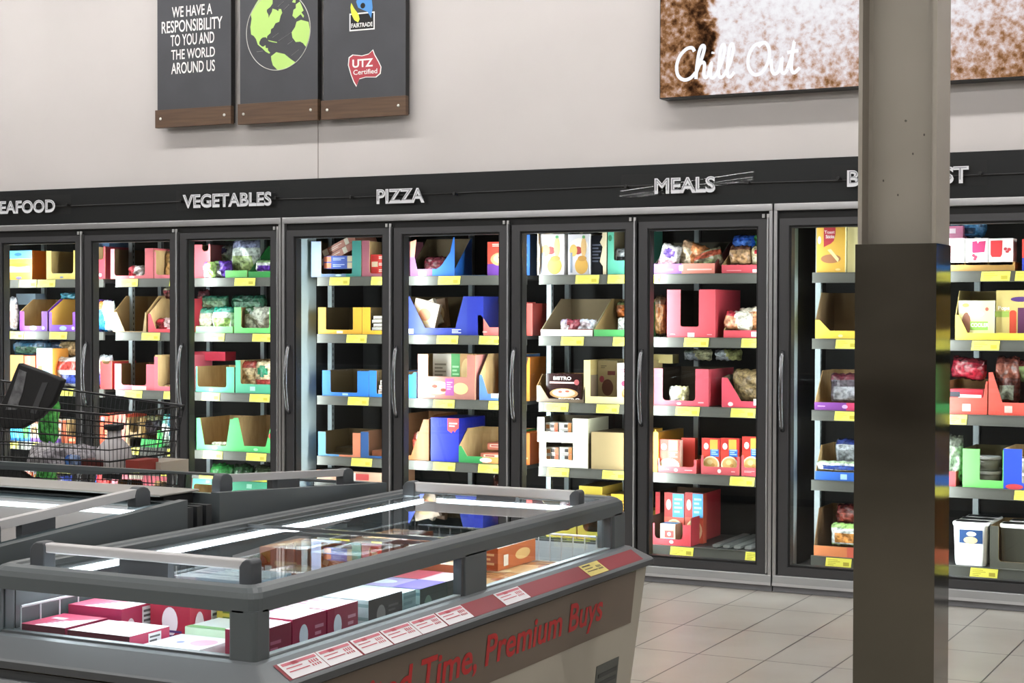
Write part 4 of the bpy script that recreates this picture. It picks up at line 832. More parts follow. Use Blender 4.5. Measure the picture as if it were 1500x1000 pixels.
def mealbox(a, b, yt, yb, desc, dy=.03, variant=0, T=.045):
    de = [('r',.5,.83,1,.36,'c03028'),('e',.24,.78,.26,.18,'f0d8d0'),('r',.66,.82,.42,.3,'e8a848'),('r',.7,.6,.46,.2,'2c6cc4'),('l',.7,.62,.36,.16,'a8ccf0',3),('e',.5,.26,.96,.5,'e8dcc0'),('e',.5,.29,.78,.36,'d0a868'),('e',.45,.34,.3,.14,'e0c48c'),('e',.62,.26,.2,.1,'b8884c')]
    if variant == 1: de = [('r',.5,.83,1,.36,'c84030'),('e',.24,.78,.26,.2,'f0d8d0'),('r',.68,.82,.42,.34,'e8b878'),('r',.68,.55,.5,.24,'d86050'),('l',.7,.55,.36,.2,'f0b8a8',3),('e',.5,.2,.98,.46,'f0e8d0'),('e',.5,.22,.8,.32,'e0d0a0')]
    if variant == 2: de = [('r',.2,.76,.4,.5,'a82c28'),('e',.22,.76,.26,.22,'e8b8b0'),('r',.7,.75,.56,.48,'4c9cd0'),('l',.7,.75,.4,.34,'a8d4ec',4),('e',.5,.25,.9,.44,'d8c09c'),('e',.5,.28,.7,.3,'c09058')]
    return de
MC = {0: 'c83c30', 1: 'd05038', 2: 'c05038'}
TRB = 'c05058'
carton(4, 3, 963, 1020, 672, TRB, 'red tray with one white macaroni box', st='U', lip=.45, pl=.06, pr=.06, hf=1, r=.012, dep=.3, de=[('e',.48,.2,.1,.22,'f0d8d8'),('l',.2,.22,.2,.1,'e8b0b0',1),('l',.8,.22,.2,.1,'e8b0b0',1)])
carton(4, 3, 1027, 1083, 668, TRB, 'red tray with two macaroni boxes in front', st='U', lip=.42, pl=.06, pr=.06, hf=1, r=.012, dep=.3, de=[('e',.48,.2,.1,.22,'f0d8d8'),('l',.84,.2,.1,.1,'e8b0b0',1)])
carton(4, 3, 1086, 1145, 668, TRB, 'red tray at the door edge with macaroni boxes', st='U', lip=.42, pl=.06, pr=.06, hf=1, r=.012, dep=.3, de=[('e',.48,.2,.12,.24,'f0d8d8'),('l',.2,.22,.26,.1,'e8b0b0',2)])
pack(4, 3, 965, 996, 644, None, MC[1], 'red box with white bowl picture in first tray', dy=.02, T=.045, de=mealbox(0,0,0,0,'',variant=1), side='e8dcd0', group='macaroni boxes on the fourth shelf', name='meal_box')
n_ = 0
for tr, (a, w_, cnt) in enumerate(((1028, 27.5, 2), (1087, 28.5, 2))):
    for row in range(4):
        for j in range(cnt):
            if row and False: continue
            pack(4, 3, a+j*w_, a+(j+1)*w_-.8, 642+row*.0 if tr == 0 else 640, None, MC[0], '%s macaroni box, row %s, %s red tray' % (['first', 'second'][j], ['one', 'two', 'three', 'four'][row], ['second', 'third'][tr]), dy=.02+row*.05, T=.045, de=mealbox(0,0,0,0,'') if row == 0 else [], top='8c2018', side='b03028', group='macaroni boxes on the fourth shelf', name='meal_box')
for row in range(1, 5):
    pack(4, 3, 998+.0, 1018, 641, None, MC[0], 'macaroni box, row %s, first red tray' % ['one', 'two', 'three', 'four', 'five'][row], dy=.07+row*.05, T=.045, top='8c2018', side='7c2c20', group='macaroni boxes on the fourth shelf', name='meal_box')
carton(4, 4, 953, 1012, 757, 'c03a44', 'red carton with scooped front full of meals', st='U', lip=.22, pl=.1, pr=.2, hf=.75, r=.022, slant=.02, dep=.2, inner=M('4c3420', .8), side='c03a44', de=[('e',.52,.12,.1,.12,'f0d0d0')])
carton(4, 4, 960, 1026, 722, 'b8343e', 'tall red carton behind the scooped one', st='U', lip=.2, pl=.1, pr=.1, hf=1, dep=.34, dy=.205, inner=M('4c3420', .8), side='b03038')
for j, (a, b, yt, dy_, v) in enumerate(((967, 989, 767, .04, 0), (973, 1002, 722, .14, 2), (1003, 1030, 722, .14, 2))):
    de = mealbox(0,0,0,0,'',variant=2) if v == 2 else [('r',.5,.8,.9,.34,'e8b080'),('r',.6,.5,.6,.34,'c83c38'),('e',.6,.5,.24,.2,'f0dcd8'),('r',.6,.16,.7,.28,'68b0dc')]
    pack(4, 4, a, b, yt, None, MC[2] if v else 'e8c0a0', '%s in the scooped red carton' % ['small peach and blue box', 'first red and blue meal box', 'second red and blue meal box'][j], dy=dy_, T=.055 if v else .09, de=de, top='4c8cc0' if v == 0 else '6c2018', group='meal boxes on the lowest shelf', name='meal_box')
# gravity feed roller mats on the empty part of the lowest shelf
mx0 = at(1034, 800, YF).x
for j in range(5):
    xx = mx0+.05+j*.063
    if xx > SEAM[4]-.13: break
    mb = MB(); mb.box(xx-.012, xx+.012, YF+.02, YF+.56, SHELF_Z[4], SHELF_Z[4]+.006, M('2a2a2a', .5))
    for k in range(36):
        y_ = YF+.025+k*.0148
        mb.box(xx-.02, xx+.02, y_, y_+.009, SHELF_Z[4]+.006, SHELF_Z[4]+.02, M('7a7c7a', .3, .3))
    o = mb.build('roller_track'); tag(o, '%s black roller track on the empty lowest shelf, second meals door' % ['first', 'second', 'third', 'fourth', 'fifth'][j], 'roller track', 'roller tracks on the lowest shelf')
# --- door before the column
pack(5, 0, 1196, 1238, 333, None, 'e0b048', 'yellow box with red label for toast sticks', T=.22, dy=.0, side='e8e0b0', de=[('p',0,0,0,0,'b83440',0,[(.25,1),(.66,1),(.66,.85),(.6,.7),(.5,.64),(.25,.56)]),('t',.45,.9,.36,.07,'f0dcdc','Toast'),('t',.47,.8,.3,.08,'f4ecec','Sticks'),('e',.5,.3,.7,.2,'a8704c'),('p',0,0,0,0,'f0d8a0',0,[(.38,.5),(.5,.52),(.78,.3),(.75,.22)]),('e',.1,.72,.12,.18,'f4ecd4'),('e',.75,.06,.18,.05,'e8d090')])
pack(5, 0, 1241, 1260, 330, None, 'd8cc98', 'pale box beside the yellow toast box', T=.2, dy=.02)
carton(5, 1, 1194, 1262, 428, 'e4c448', 'yellow carton with cut corners, kraft inside', st='O', lip=.17, pl=.32, pr=.1, hf=.4, slant=.3, inner=M('7c6444', .8), de=[('e',.55,.06,.1,.06,'f4e8b0')])
carton(5, 2, 1193, 1262, 544, '7c3c90', 'purple and pink tray with tall kraft side', st='tray', lip=.2, hf=.2, slant=.4, de=[('r',.84,.1,.32,.2,'c83c68'),('e',.65,.1,.12,.1,'c8a8d8'),('l',.15,.1,.16,.05,'c8a0d0',1)])
bag(5, 2, 1214, 1262, 548, 592, ('4c444c', '8c8c94', '5c2430'), 'black and silver bag in the purple tray', dy=.05, T=.1)
carton(5, 3, 1194, 1262, 655, '2860b8', 'bright blue tray with kraft flap', st='tray', lip=.26, hf=.26, slant=.3, de=[('r',.62,.12,.14,.16,'a8c8ec')])
bag(5, 3, 1196, 1262, 676, 690, ('c8d0d8', '1c3c8c', '9cb090'), 'flat white and blue bag in the blue tray', dy=-.0, T=.05)
bag(5, 3, 1222, 1262, 644, 680, ('a0a4ac', '707478', '1c2c6c'), 'silver bag with navy top in the blue tray', dy=.08, T=.08)
carton(5, 4, 1192, 1262, 748, 'd07c4c', 'orange tray with rounded kraft side', st='tray', lip=.22, hf=.22, slant=.25, inner=M('6c5030', .8), de=[('r',.85,.11,.3,.22,'c85c48')])
bag(5, 4, 1216, 1262, 768, 800, ('d4d8d4', 'd08c48', '9cc470'), 'white bag with golden food picture in the orange tray', kind='window', dy=.02, T=.07)
bag(5, 4, 1222, 1262, 740, 768, ('5c2420', '8c3c30', '4c1c18'), 'dark red bag behind the white bag', dy=.12, T=.1)
# --- door past the column
for j, (a, b, c1, c2) in enumerate(((1380, 1413, 'e8a8b0', 'f0c8cc'), (1414, 1447, 'c83c70', 'd04868'), (1448, 1483, 'd83c40', 'c84850'))):
    pack(6, 0, a, b, 349, 388, 'ece8e4', '%s white popsicle box with %s fruit bar picture' % (['first', 'second', 'third'][j], ['pale', 'magenta', 'red'][j]), dy=.0, T=.12, de=[('p',0,0,0,0,c1,0,[(.3,.5),(.34,.45),(.85,.48),(.9,.9),(.6,.88),(.55,.8),(.5,.9),(.3,.88)] if j < 2 else [(.08,.4),(.14,.3),(.5,.3),(.56,.4),(.58,.92),(.08,.92)]),('e',.36 if j < 2 else .7,.36 if j < 2 else .6,.14,.12,c2),('e',.46 if j < 2 else .86,.3 if j < 2 else .58,.16,.12,c2),('e',.42 if j < 2 else .78,.22 if j < 2 else .5,.16,.1,c2)], group='white popsicle boxes on the top shelf')
carton(6, 0, 1380, 1486, 384, 'b88c4c', 'shallow kraft tray under the white popsicle boxes', st='tray', lip=1, hf=1)
bag(6, 0, 1380, 1440, 317, 347, ('3c78a8', '70a8cc', '1c3c5c'), 'shiny blue bag lying behind the popsicle boxes', kind='band', dy=.16, T=.12)
pack(6, 0, 1380, 1410, 331, 349, 'c86890', 'pink box behind the popsicle boxes', dy=.13, T=.1, de=[('r',.4,.6,.5,.4,'e8d0dc')])
pack(6, 0, 1497, 1530, 350, None, 'd84840', 'red and blue box at the edge of the picture', dy=.0, T=.2, de=[('r',.5,.2,1,.4,'3040b0')])
carton(6, 1, 1399, 1530, 425, 'e4cc48', 'yellow carton with cut corners and popsicle boxes', st='O', lip=.14, pl=.14, pr=.14, hf=.5, slant=.25, inner=M('a08c58', .8))
pack(6, 1, 1404, 1456, 440, None, 'd8d098', 'pale yellow box lettered Pops', dy=.03, T=.12, top='6c7c34', side='e0dcc8', de=[('e',.22,.4,.26,.6,'8c5c48'),('e',.5,.66,.44,.16,'f4f4f0'),('r',.58,.36,.5,.22,'88b84c'),('t',.6,.38,.5,.1,'f0f0e4','COOLER'),('t',.62,.14,.44,.16,'f4f4ec','Pops'),('e',.2,.88,.2,.1,'a8bc50'),('e',.8,.78,.1,.1,'a85c4c')])
pack(6, 1, 1459, 1530, 425, None, 'c0ac6c', 'tan box with purple and red popsicles', dy=.05, T=.12, de=[('r',.35,.3,.14,.5,'c0442c'),('e',.35,.55,.14,.1,'c0442c'),('r',.55,.35,.2,.6,'5c2c50'),('r',.12,.52,.3,.12,'8ca048'),('t',.16,.66,.24,.1,'f0ece0','Pops'),('e',.5,.82,.4,.1,'4c2c6c')])
carton(6, 2, 1386, 1446, 558, 'cc4c40', 'coral red tray with flat red pack', st='O', lip=.5, pl=.06, pr=.1, hf=1, slant=.05, de=[('r',.5,.2,.2,.22,'f0b8b0')])
bag(6, 2, 1390, 1440, 524, 556, ('7c1424', '9c2434', '4c1018'), 'dark red glossy bag lying above the coral tray', dy=.1, T=.08, rot=(0, .12, 0))
pack(6, 2, 1392, 1440, 570, 585, 'a81c2c', 'flat crimson pack with white label in coral tray', dy=.01, T=.12, de=[('r',.6,.3,.7,.36,'e0dcd8'),('r',.15,.5,.3,.5,'20202c')])
carton(6, 2, 1448, 1530, 546, 'd05044', 'coral red carton with pointed side flaps', st='O', lip=.3, pl=.25, pr=.2, hf=1, slant=.05, inner=M('5c3c2c', .8), de=[('r',.36,.14,.14,.16,'f0b8b0')])
bag(6, 2, 1456, 1492, 524, 596, ('5c2c24', '8c4c3c', 'a0a490'), 'dark red bag standing in the coral carton', kind='band', dy=.08, T=.1)
bag(6, 2, 1488, 1530, 528, 560, ('8ca468', 'c0c4b0', '6c2420'), 'green and white bag at the coral carton', kind='split', dy=.1, T=.1)
carton(6, 3, 1410, 1470, 658, '68c060', 'green carton of clear lidded tubs', lip=.2, pl=.42, pr=.02, hf=1, r=.006, inner=M('5c5434', .8), dep=.34)
carton(6, 3, 1470, 1535, 658, '2848b8', 'royal blue carton of clear lidded tubs', lip=.16, pl=.42, pr=.05, hf=1, r=.006, de=[('e',.25,.06,.4,.14,'c84048')], dep=.34)
bag(6, 3, 1380, 1408, 640, None, ('7c8474', '9ca498', '54584c'), 'grey green clear bag by the column', dy=.06, T=.1)
carton(6, 3, 1376, 1400, 690, 'b83438', 'low red tray beside the column', st='tray', lip=1, hf=1)
TUBC = M('b8bcb4', .25); LIDC = M('d8dcdc', .3); TUBF = M('8c9084', .4)
def tub(px, Y, z, r, label, big=False):
    p = at(px, 700, Y); t = empty('food_tub', (p.x, Y, z)); tag(t, label, 'tub', 'round tubs past the column')
    h = .075
    mb = MB(); mb.lathe([(r*.8, z), (r*.93, z+h*.8)], p.x, Y, TUBF, 20, ); mb.build('bowl', t, smooth=True)
    mb = MB(); mb.lathe([(r*.98, z+h*.8), (r, z+h*.84), (r, z+h*.98), (r*.9, z+h)], p.x, Y, LIDC, 20); l_ = mb.build('lid', t)
    return t
for j, (px, k, n) in enumerate(((1446, 0, 'lower tub'), (1446, 1, 'upper tub'), (1490, 0, 'lower tub'), (1490, 1, 'upper tub'))):
    tub(px, YF+.12, SHELF_Z[3]+.006+k*.077, .073, 'clear round food %s in the %s carton past the column' % (n, 'green' if px < 1460 else 'royal blue'))
for j, px in enumerate((1446, 1490)): tub(px+4, YF+.275, SHELF_Z[3]+.006+.077*2*0, .072, 'clear round food tub at the back of the %s carton' % ['green', 'royal blue'][j])
def icetub(px, dy, label, body, lidc, pic):
    Y = YF+.012+dy; x0, x1 = at(px, 800, YF).x, at(px+52, 800, YF).x; z = SHELF_Z[4]+.002; h = .235; W = x1-x0; dd = .11
    t = empty('ice_cream_tub', ((x0+x1)/2, Y+dd/2, z)); tag(t, label, 'tub', 'ice cream tubs on the lowest shelf')
    def rr(s, zz, n=5):
        P = []; r = .025
        for cxx, cyy, q0 in ((1, 1, 0), (-1, 1, 1), (-1, -1, 2), (1, -1, 3)):
            for i in range(n):
                q = (q0+i/(n-1))*math.pi/2; P.append(((x0+x1)/2+cxx*(W/2*s-r)+r*math.cos(q), Y+dd/2+cyy*(dd/2*s-r)+r*math.sin(q), zz))
        return P
    def loft(rings, m):
        mb = MB(); n = len(rings[0])
        for i in range(len(rings)-1):
            for k in range(n): mb.face([rings[i][k], rings[i][(k+1) % n], rings[i+1][(k+1) % n], rings[i+1][k]], m)
        mb.face(rings[-1], m); mb.face(rings[0][::-1], m); return mb
    mb = loft([rr(.86, z), rr(.9, z+.02), rr(.97, z+h*.88)], M(body, .3)); b = mb.build('container', t)
    mb = loft([rr(1.0, z+h*.88), rr(1.02, z+h*.9), rr(1.02, z+h*.95), rr(.97, z+h*.97)], M('f0f0ec', .3)); mb.face([(p[0], p[1], p[2]+.0006) for p in rr(.9, z+h*.97)], M(lidc, .35)); mb.build('lid', t)
    if pic:
        mb = MB(); yv = Y+.004
        mb.face([(a, yv-.003+.0, c) for a, c in rect(x0+.2*W, x0+.86*W, z+.5*h, z+.8*h)], M('24406c', .3)); mb.face([(a, yv-.0036, c) for a, c in ell(x0+.52*W, z+.57*h, .2*W, .035*h+.01, 14)], M('d8b888', .4)); mb.face([(a, yv-.0036, c) for a, c in ell(x0+.54*W, z+.71*h, .14*W, .012, 14)], M('e8e8f0', .4))
        mb.build('label', b)
for j in range(3): icetub(1394+j*2, j*.125, '%s white ice cream tub with dark lid past the column' % ['front', 'middle', 'back'][j], 'eceeec', '1c1c20', j == 0)
carton(6, 4, 1450, 1530, 772, '4c4c44', 'black carton with notch holding a dark tub', lip=.16, pl=.16, pr=.1, hf=1, r=.02, dep=.4, inner=KRAFT, slant=.5)
icetub(1462, .02, 'dark ice cream tub inside the black carton', '34342c', '24241c', False); icetub(1468, .17, 'dark ice cream tub standing behind in the black carton', '4c4c44', '24241c', False)
# --- a door farther on, which the steel sleeve mirrors
for s_, (a, b, c1, n_) in enumerate(((1880, 2010, '3c7cc8', 'blue'), (1890, 2040, 'c8b040', 'yellow'), (1880, 2000, '4ca860', 'green'), (1890, 2030, '3c6cc0', 'deep blue'), (1880, 2040, 'c86848', 'orange'))):
    carton(8, s_, a, b, [345, 430, 545, 660, 750][s_], c1, 'plain %s carton beyond the picture' % n_, lip=.2)
# ------------------------------------------------------------------ chest freezers
def rring(x0, x1, y0, y1, z, r=.0, n=5):
    if r <= 0: return [(x1, y0, z), (x1, y1, z), (x0, y1, z), (x0, y0, z)]
    P = []
    for cx, cy, q0 in ((x1-r, y0+r, -.5), (x1-r, y1-r, 0), (x0+r, y1-r, .5), (x0+r, y0+r, 1)):
        for i in range(n):
            q = (q0+.5*i/(n-1))*math.pi; P.append((cx+r*math.cos(q), cy+r*math.sin(q), z))
    return P
def loft(mb, rings, m, cap0=False, cap1=False):
    n = len(rings[0])
    for a, b in zip(rings[:-1], rings[1:]):
        for k in range(n): mb.face([a[k], a[(k+1) % n], b[(k+1) % n], b[k]], m)
    if cap0: mb.face(rings[0][::-1], m)
    if cap1: mb.face(rings[-1], m)
FRAMEG = M('4f5557', .36, 0, .45); BUMP = M('65696c', .42); BUMPD = M('404244', .5); BODY = mottled('a8a294', 'a09a8c', 1.5, .5)
BROWN = M('64574a', .5); TUBW = M('b8bec2', .45); HBAR = M('b6b4b4', .4); HCAP = M('45484c', .45)
chl = lamp_mat('chest_led', 'f4f8ff', CHEST_W); chl2 = lamp_mat('chest_led_soft', 'f4f8ff', CHEST_W*.45)
WIREW = M('c4c8ca', .35, .4)
AX0, AX1, AY0, AY1 = -2.84, -2.08, 2.90, 4.92
FLO = .68
t = empty('chest_freezer', ((AX0+AX1)/2, (AY0+AY1)/2, 0)); tag(t, 'grey end chest freezer with red lettering and windowed sides', 'chest freezer', 'island chest freezers')
OX0, OX1, OY0, OY1 = AX0-.018, -2.004, 2.828, 4.985      # outer edge of the bumper
def side_x(z): return -2.026-.11*(.688-z)                 # the body leans inward towards the floor
mb = MB(); loft(mb, [rring(AX0+.03, side_x(.06), OY0+.075, OY1-.075, .06), rring(AX0, side_x(.69), OY0+.022, OY1-.022, .69)], BODY, True, True)
mb.box(AX0+.05, side_x(.06)-.03, OY0+.11, OY1-.11, .001, .06, BLACK); body = mb.build('body', t, bevel=.006)
mb = MB(); v0, v1 = 4.635, 4.806
mb.slab(rect(v0, v1, .2, .418), lambda a, b, q: (side_x(b)+q, a, b), .002, -.002, M('4a4c48', .6)); 
for k in range(7): mb.slab(rect(v0+.015, v1-.015, .222+k*.026, .234+k*.026), lambda a, b, q: (side_x(b)+q, a, b), .004, .0, M('2e302e', .6))
mb.build('air_vent', body)
mb = MB(); loft(mb, [rring(AX0, side_x(.68), OY0+.03, OY1-.03, .68), rring(OX0, OX1-.004, OY0+.004, OY1-.004, .686, .02), rring(OX0, OX1, OY0, OY1, .692, .02)], BUMPD)
loft(mb, [rring(OX0, OX1, OY0, OY1, .692, .02), rring(OX0, OX1, OY0, OY1, .708, .02)], BUMPD)
loft(mb, [rring(OX0, OX1, OY0, OY1, .708, .02), rring(OX0+.004, OX1-.004, OY0+.004, OY1-.004, .713, .018), rring(AX0, AX1+.012, AY0-.012, AY1+.012, .750, .006), rring(AX0, AX1, AY0, AY1, .753, .003), rring(AX0+.03, AX1-.03, AY0+.03, AY1-.03, .753, .003)], BUMP)
mb.box(AX0, AX1-.01, OY0+.004, OY0+.03, .615, .664, M('8b8e91', .4)); mb.box(AX0, AX1-.02, OY0+.018, OY0+.03, .664, .684, BUMPD)
bump = mb.build('bumper', t)
def bx(y, q, e=.0015):                                    # point on the sloping right top of the bumper, q from 0 inner to 1 outer
    return ((AX1+.014)+(OX1-.006-AX1-.014)*q+.4*e, y, .7495+(.7135-.7495)*q+e)
strip = MB(); RED = M('86242e', .5)
ya, yb_ = 2.93, 4.90
strip.face([bx(ya, .97), bx(yb_, .97), bx(yb_, .2), bx(ya, .2)], RED); st_ = strip.build('price_strip', bump)
def pricetag(p0, p1, yellow=False):
    y0 = atx(p0, 968-.3133*(p0-399), -2.055).y; y1 = atx(p1, 968-.3133*(p1-399), -2.055).y
    mb = MB(); c = M('dcc870' if yellow else 'dad6d8', .45); ink = M('4a4030' if yellow else 'b84450', .5)
    mb.face([bx(y0, .96, .0025), bx(y1, .96, .0025), bx(y1, .22, .0025), bx(y0, .22, .0025)], c)
    def r_(a, b, q0, q1, m_=ink): mb.face([bx(y0+(y1-y0)*a, q1, .0032), bx(y0+(y1-y0)*b, q1, .0032), bx(y0+(y1-y0)*b, q0, .0032), bx(y0+(y1-y0)*a, q0, .0032)], m_)
    if not yellow: r_(.05, .95, .28, .4, M('c46470', .5)); r_(.3, .46, .28, .42)
    else: r_(.08, .5, .3, .38)
    r_(.08, .5, .5, .54); r_(.08, .62, .66, .7)
    for k in range(4): r_(.68+k*.065, .715+k*.065, .46, .6); r_(.68+k*.065, .715+k*.065, .64, .74)
    mb.build('price_tag', st_)
for a, b in ((404, 459), (460, 508), (511, 553), (555, 596), (597, 634), (636, 673), (721, 757)): pricetag(a, b)
pricetag(846, 873, True)
panel = MB(); pz0, pz1 = .515, .682
panel.slab(rect(2.95, 4.872, pz0, pz1), lambda a, b, q: (side_x(b)+q, a, b), .003, -.001, BROWN); pn = panel.build('sign_panel', t)
mb = MB(); REDT = M('b01418', .5)
T0 = 4.762; cap_b, cap_t = .568, .645
v, f = text_mesh('Limited Time, Premium Buys', size=1, offset=.018)
vx0, vx1 = min(p[0] for p in v), max(p[0] for p in v)
pB0 = [p for p in v if p[1] >= 0]; caph = max(p[1] for p in v)
yR = atx(881, 880, side_x(.6)).y; yP = atx(710, 955, side_x(.6)).y
# spread the words so that 'Premium Buys' covers the same stretch of the panel
v2, f2 = text_mesh('Premium Buys', size=1, offset=.018); w2 = max(p[0] for p in v2)-min(p[0] for p in v2)
sx = (yR-yP)/w2; sz = (cap_t-cap_b)/caph*1.06
mb.mesh([(yR+(a-vx1)*sx, cap_b+b*sz, 0) for a, b in v], f, REDT, lambda a, b, c: (side_x(b)+.0045, a, b)); mb.build('lettering', pn)
# frame with posts and rounded rail
zt, zw = .912, .856
mb = MB(); R_ = .03
rings = [rring(AX0, AX1, AY0, AY1, zw, R_), rring(AX0, AX1, AY0, AY1, .886, R_), rring(AX0+.004, AX1-.004, AY0+.004, AY1-.004, .898, R_), rring(AX0+.014, AX1-.014, AY0+.014, AY1-.014, .907, R_), rring(AX0+.028, AX1-.028, AY0+.028, AY1-.028, zt, R_*.8),
         rring(AX0+.04, AX1-.04, AY0+.04, AY1-.04, .909, R_*.6), rring(AX0+.044, AX1-.044, AY0+.044, AY1-.044, .904, R_*.5), rring(AX0+.056, AX1-.056, AY0+.056, AY1-.056, .902, R_*.4), rring(AX0+.058, AX1-.058, AY0+.058, AY1-.058, .884, R_*.4), rring(AX0+.058, AX1-.058, AY0+.058, AY1-.058, zw, R_*.3), rring(AX0, AX1, AY0, AY1, zw, R_)]
loft(mb, rings, FRAMEG); fr = mb.build('top_rail', t, smooth=False)
fr.data.polygons.foreach_set('use_smooth', [True]*len(fr.data.polygons))
es = fr.modifiers.new('es', 'EDGE_SPLIT'); es.split_angle = math.radians(50)
def post(x0, x1, y0, y1, r=.012):
    mb = MB(); loft(mb, [rring(x0, x1, y0, y1, .753, r), rring(x0, x1, y0, y1, zw+.004, r)], FRAMEG, True, True); return mb.build('post', t)
post(AX1-.072, AX1, AY0, AY0+.062); post(AX0, AX0+.034, AY0, AY0+.062); post(AX1-.06, AX1, AY1-.1, AY1); post(AX0, AX0+.06, AY1-.1, AY1); post(AX1-.035, AX1, 3.838, 3.962, .004)
mb = MB(); mb.box(AX0, AX0+.03, AY0+.062, AY1-.1, .753, zw, FRAMEG); mb.build('rear_panel', t)
for y0, y1 in ((AY0+.062, 3.838), (3.962, AY1-.1)):
    mb = MB(); mb.box(AX1-.022, AX1-.016, y0, y1, .754, zw, WINGLASS); p_ = mb.build('window_pane', t)
    mb = MB(); mb.box(AX1-.026, AX1-.006, y0, y1, .7535, .758, M('9ca2a4', .35, .3)); mb.box(AX1-.028, AX1-.004, y1-.014, y1, .754, zw, BUMPD); mb.build('window_edging', p_)
for yy, nm in ((AY0+.018, 1), (AY1-.024, 2)):
    mb = MB(); mb.box(AX0+.034, AX1-.07 if nm == 1 else AX1-.06, yy, yy+.006, .754, zw, WINGLASS); p_ = mb.build('window_pane', t)
    mb = MB(); mb.box(AX0+.034, AX1-.07, yy-.008, yy+.012, .7535, .758, M('5c6062', .35, .3)); mb.build('window_edging', p_)
mb = MB(); ix0, ix1, iy0, iy1 = AX0+.035, AX1-.035, AY0+.035, AY1-.035
mb.box(ix0, ix1, iy0, iy1, FLO-.012, FLO, TUBW)
for q in ((ix0-.004, ix0, iy0, iy1), (ix1, ix1+.004, iy0, iy1), (ix0, ix1, iy0-.004, iy0), (ix0, ix1, iy1, iy1+.004)): mb.box(q[0], q[1], q[2], q[3], FLO, .7525, TUBW)
mb.build('tub', t)
mb = MB()
mb.box(AX0+.0585, AX0+.07, AY0+.1, AY1-.1, .861, .875, chl); mb.box(AX1-.07, AX1-.0585, AY0+.1, AY1-.1, .861, .875, chl)
mb.box(AX0+.1, AX1-.1, AY0+.0585, AY0+.068, .861, .875, chl); mb.box(AX0+.1, AX1-.1, AY1-.068, AY1-.0585, .861, .875, chl); mb.build('led_strip', t)
def lid(y0, y1, z):
    mb = MB(); mb.box(AX0+.06, AX1-.06, y0, y1, z, z+.004, LIDGLASS); g = mb.build('lid_glass', t); return g
l1 = lid(AY0+.062, 3.875, .886); l2 = lid(3.845, AY1-.062, .894)
mb = MB(); mb.box(AX0+.06, AX1-.06, 3.838, 3.845, .8925, .901, BUMPD); mb.build('edge_trim', l2)
for xx in (AX0+.0585, AX1-.0665):
    mb = MB(); mb.box(xx, xx+.008, AY0+.06, AY1-.06, .878, .8855, BUMP); mb.build('slide_track', t)
def handle_x(yc, zb, hh, parent, dark_mid, bh):
    x0, x1 = AX0+.07, AX1-.055
    mb = MB(); mb.box(x0+.03, x1-.025, yc-.014, yc+.014, zb+hh-bh, zb+hh, HBAR); b = mb.build('handle_bar', parent, bevel=.004)
    for a, c in ((x0, x0+.045), (x1-.035, x1)):
        mb = MB(); prof = [(a, zb), (a, zb+hh-.014), (a+.008, zb+hh-.003), (a+.018, zb+hh+.003), (c-.006, zb+hh+.003), (c, zb+hh-.004), (c, zb)]
        mb.slab(prof, lambda p, q, r: (p, r, q), yc-.02, yc+.02, HCAP); mb.build('end_cap', b, bevel=.004)
    mx = dark_mid
    mb = MB(); prof = [(yc-.02, zb), (yc+.02, zb), (yc+.012, zb+.006), (yc+.008, zb+hh-bh), (yc-.01, zb+hh-bh), (yc-.012, zb+.006)]
    mb.slab(prof, lambda p, q, r: (r, p, q), mx, mx+.14, HCAP); mb.build('bracket', b)
handle_x(AY0+.085, .8905, .066, l1, -2.51, .022)
handle_x(4.70, .8985, .046, l2, -2.5, .03)
def wire_fence(pts0, pts1, n, parent, m, r=.0028):
    mb = MB(); P0, P1 = [Vector(p) for p in pts0], [Vector(p) for p in pts1]
    mb.tube([P0[1], P1[1]], r*1.3, m, 6); mb.tube([P0[0], P1[0]], r, m, 6)
    for k in range(n+1):
        q = k/n; mb.tube([P0[0].lerp(P1[0], q), P0[1].lerp(P1[1], q)], r*.8, m, 5)
    return mb.build('wire_divider', parent)
wire_fence([(AX0+.048, AY0+.06, FLO+.004), (AX0+.048, AY0+.06, .805)], [(AX0+.048, AY1-.12, FLO+.004), (AX0+.048, AY1-.12, .805)], 28, t, WIREW)
wire_fence([(AX0+.06, 4.80, FLO+.004), (AX0+.06, 4.80, .79)], [(AX1-.05, 4.80, FLO+.004), (AX1-.05, 4.80, .79)], 16, t, WIREW)
wire_fence([(AX0+.06, 3.87, FLO+.004), (AX0+.06, 3.87, .765)], [(AX1-.3, 3.87, FLO+.004), (AX1-.3, 3.87, .765)], 10, t, WIREW)

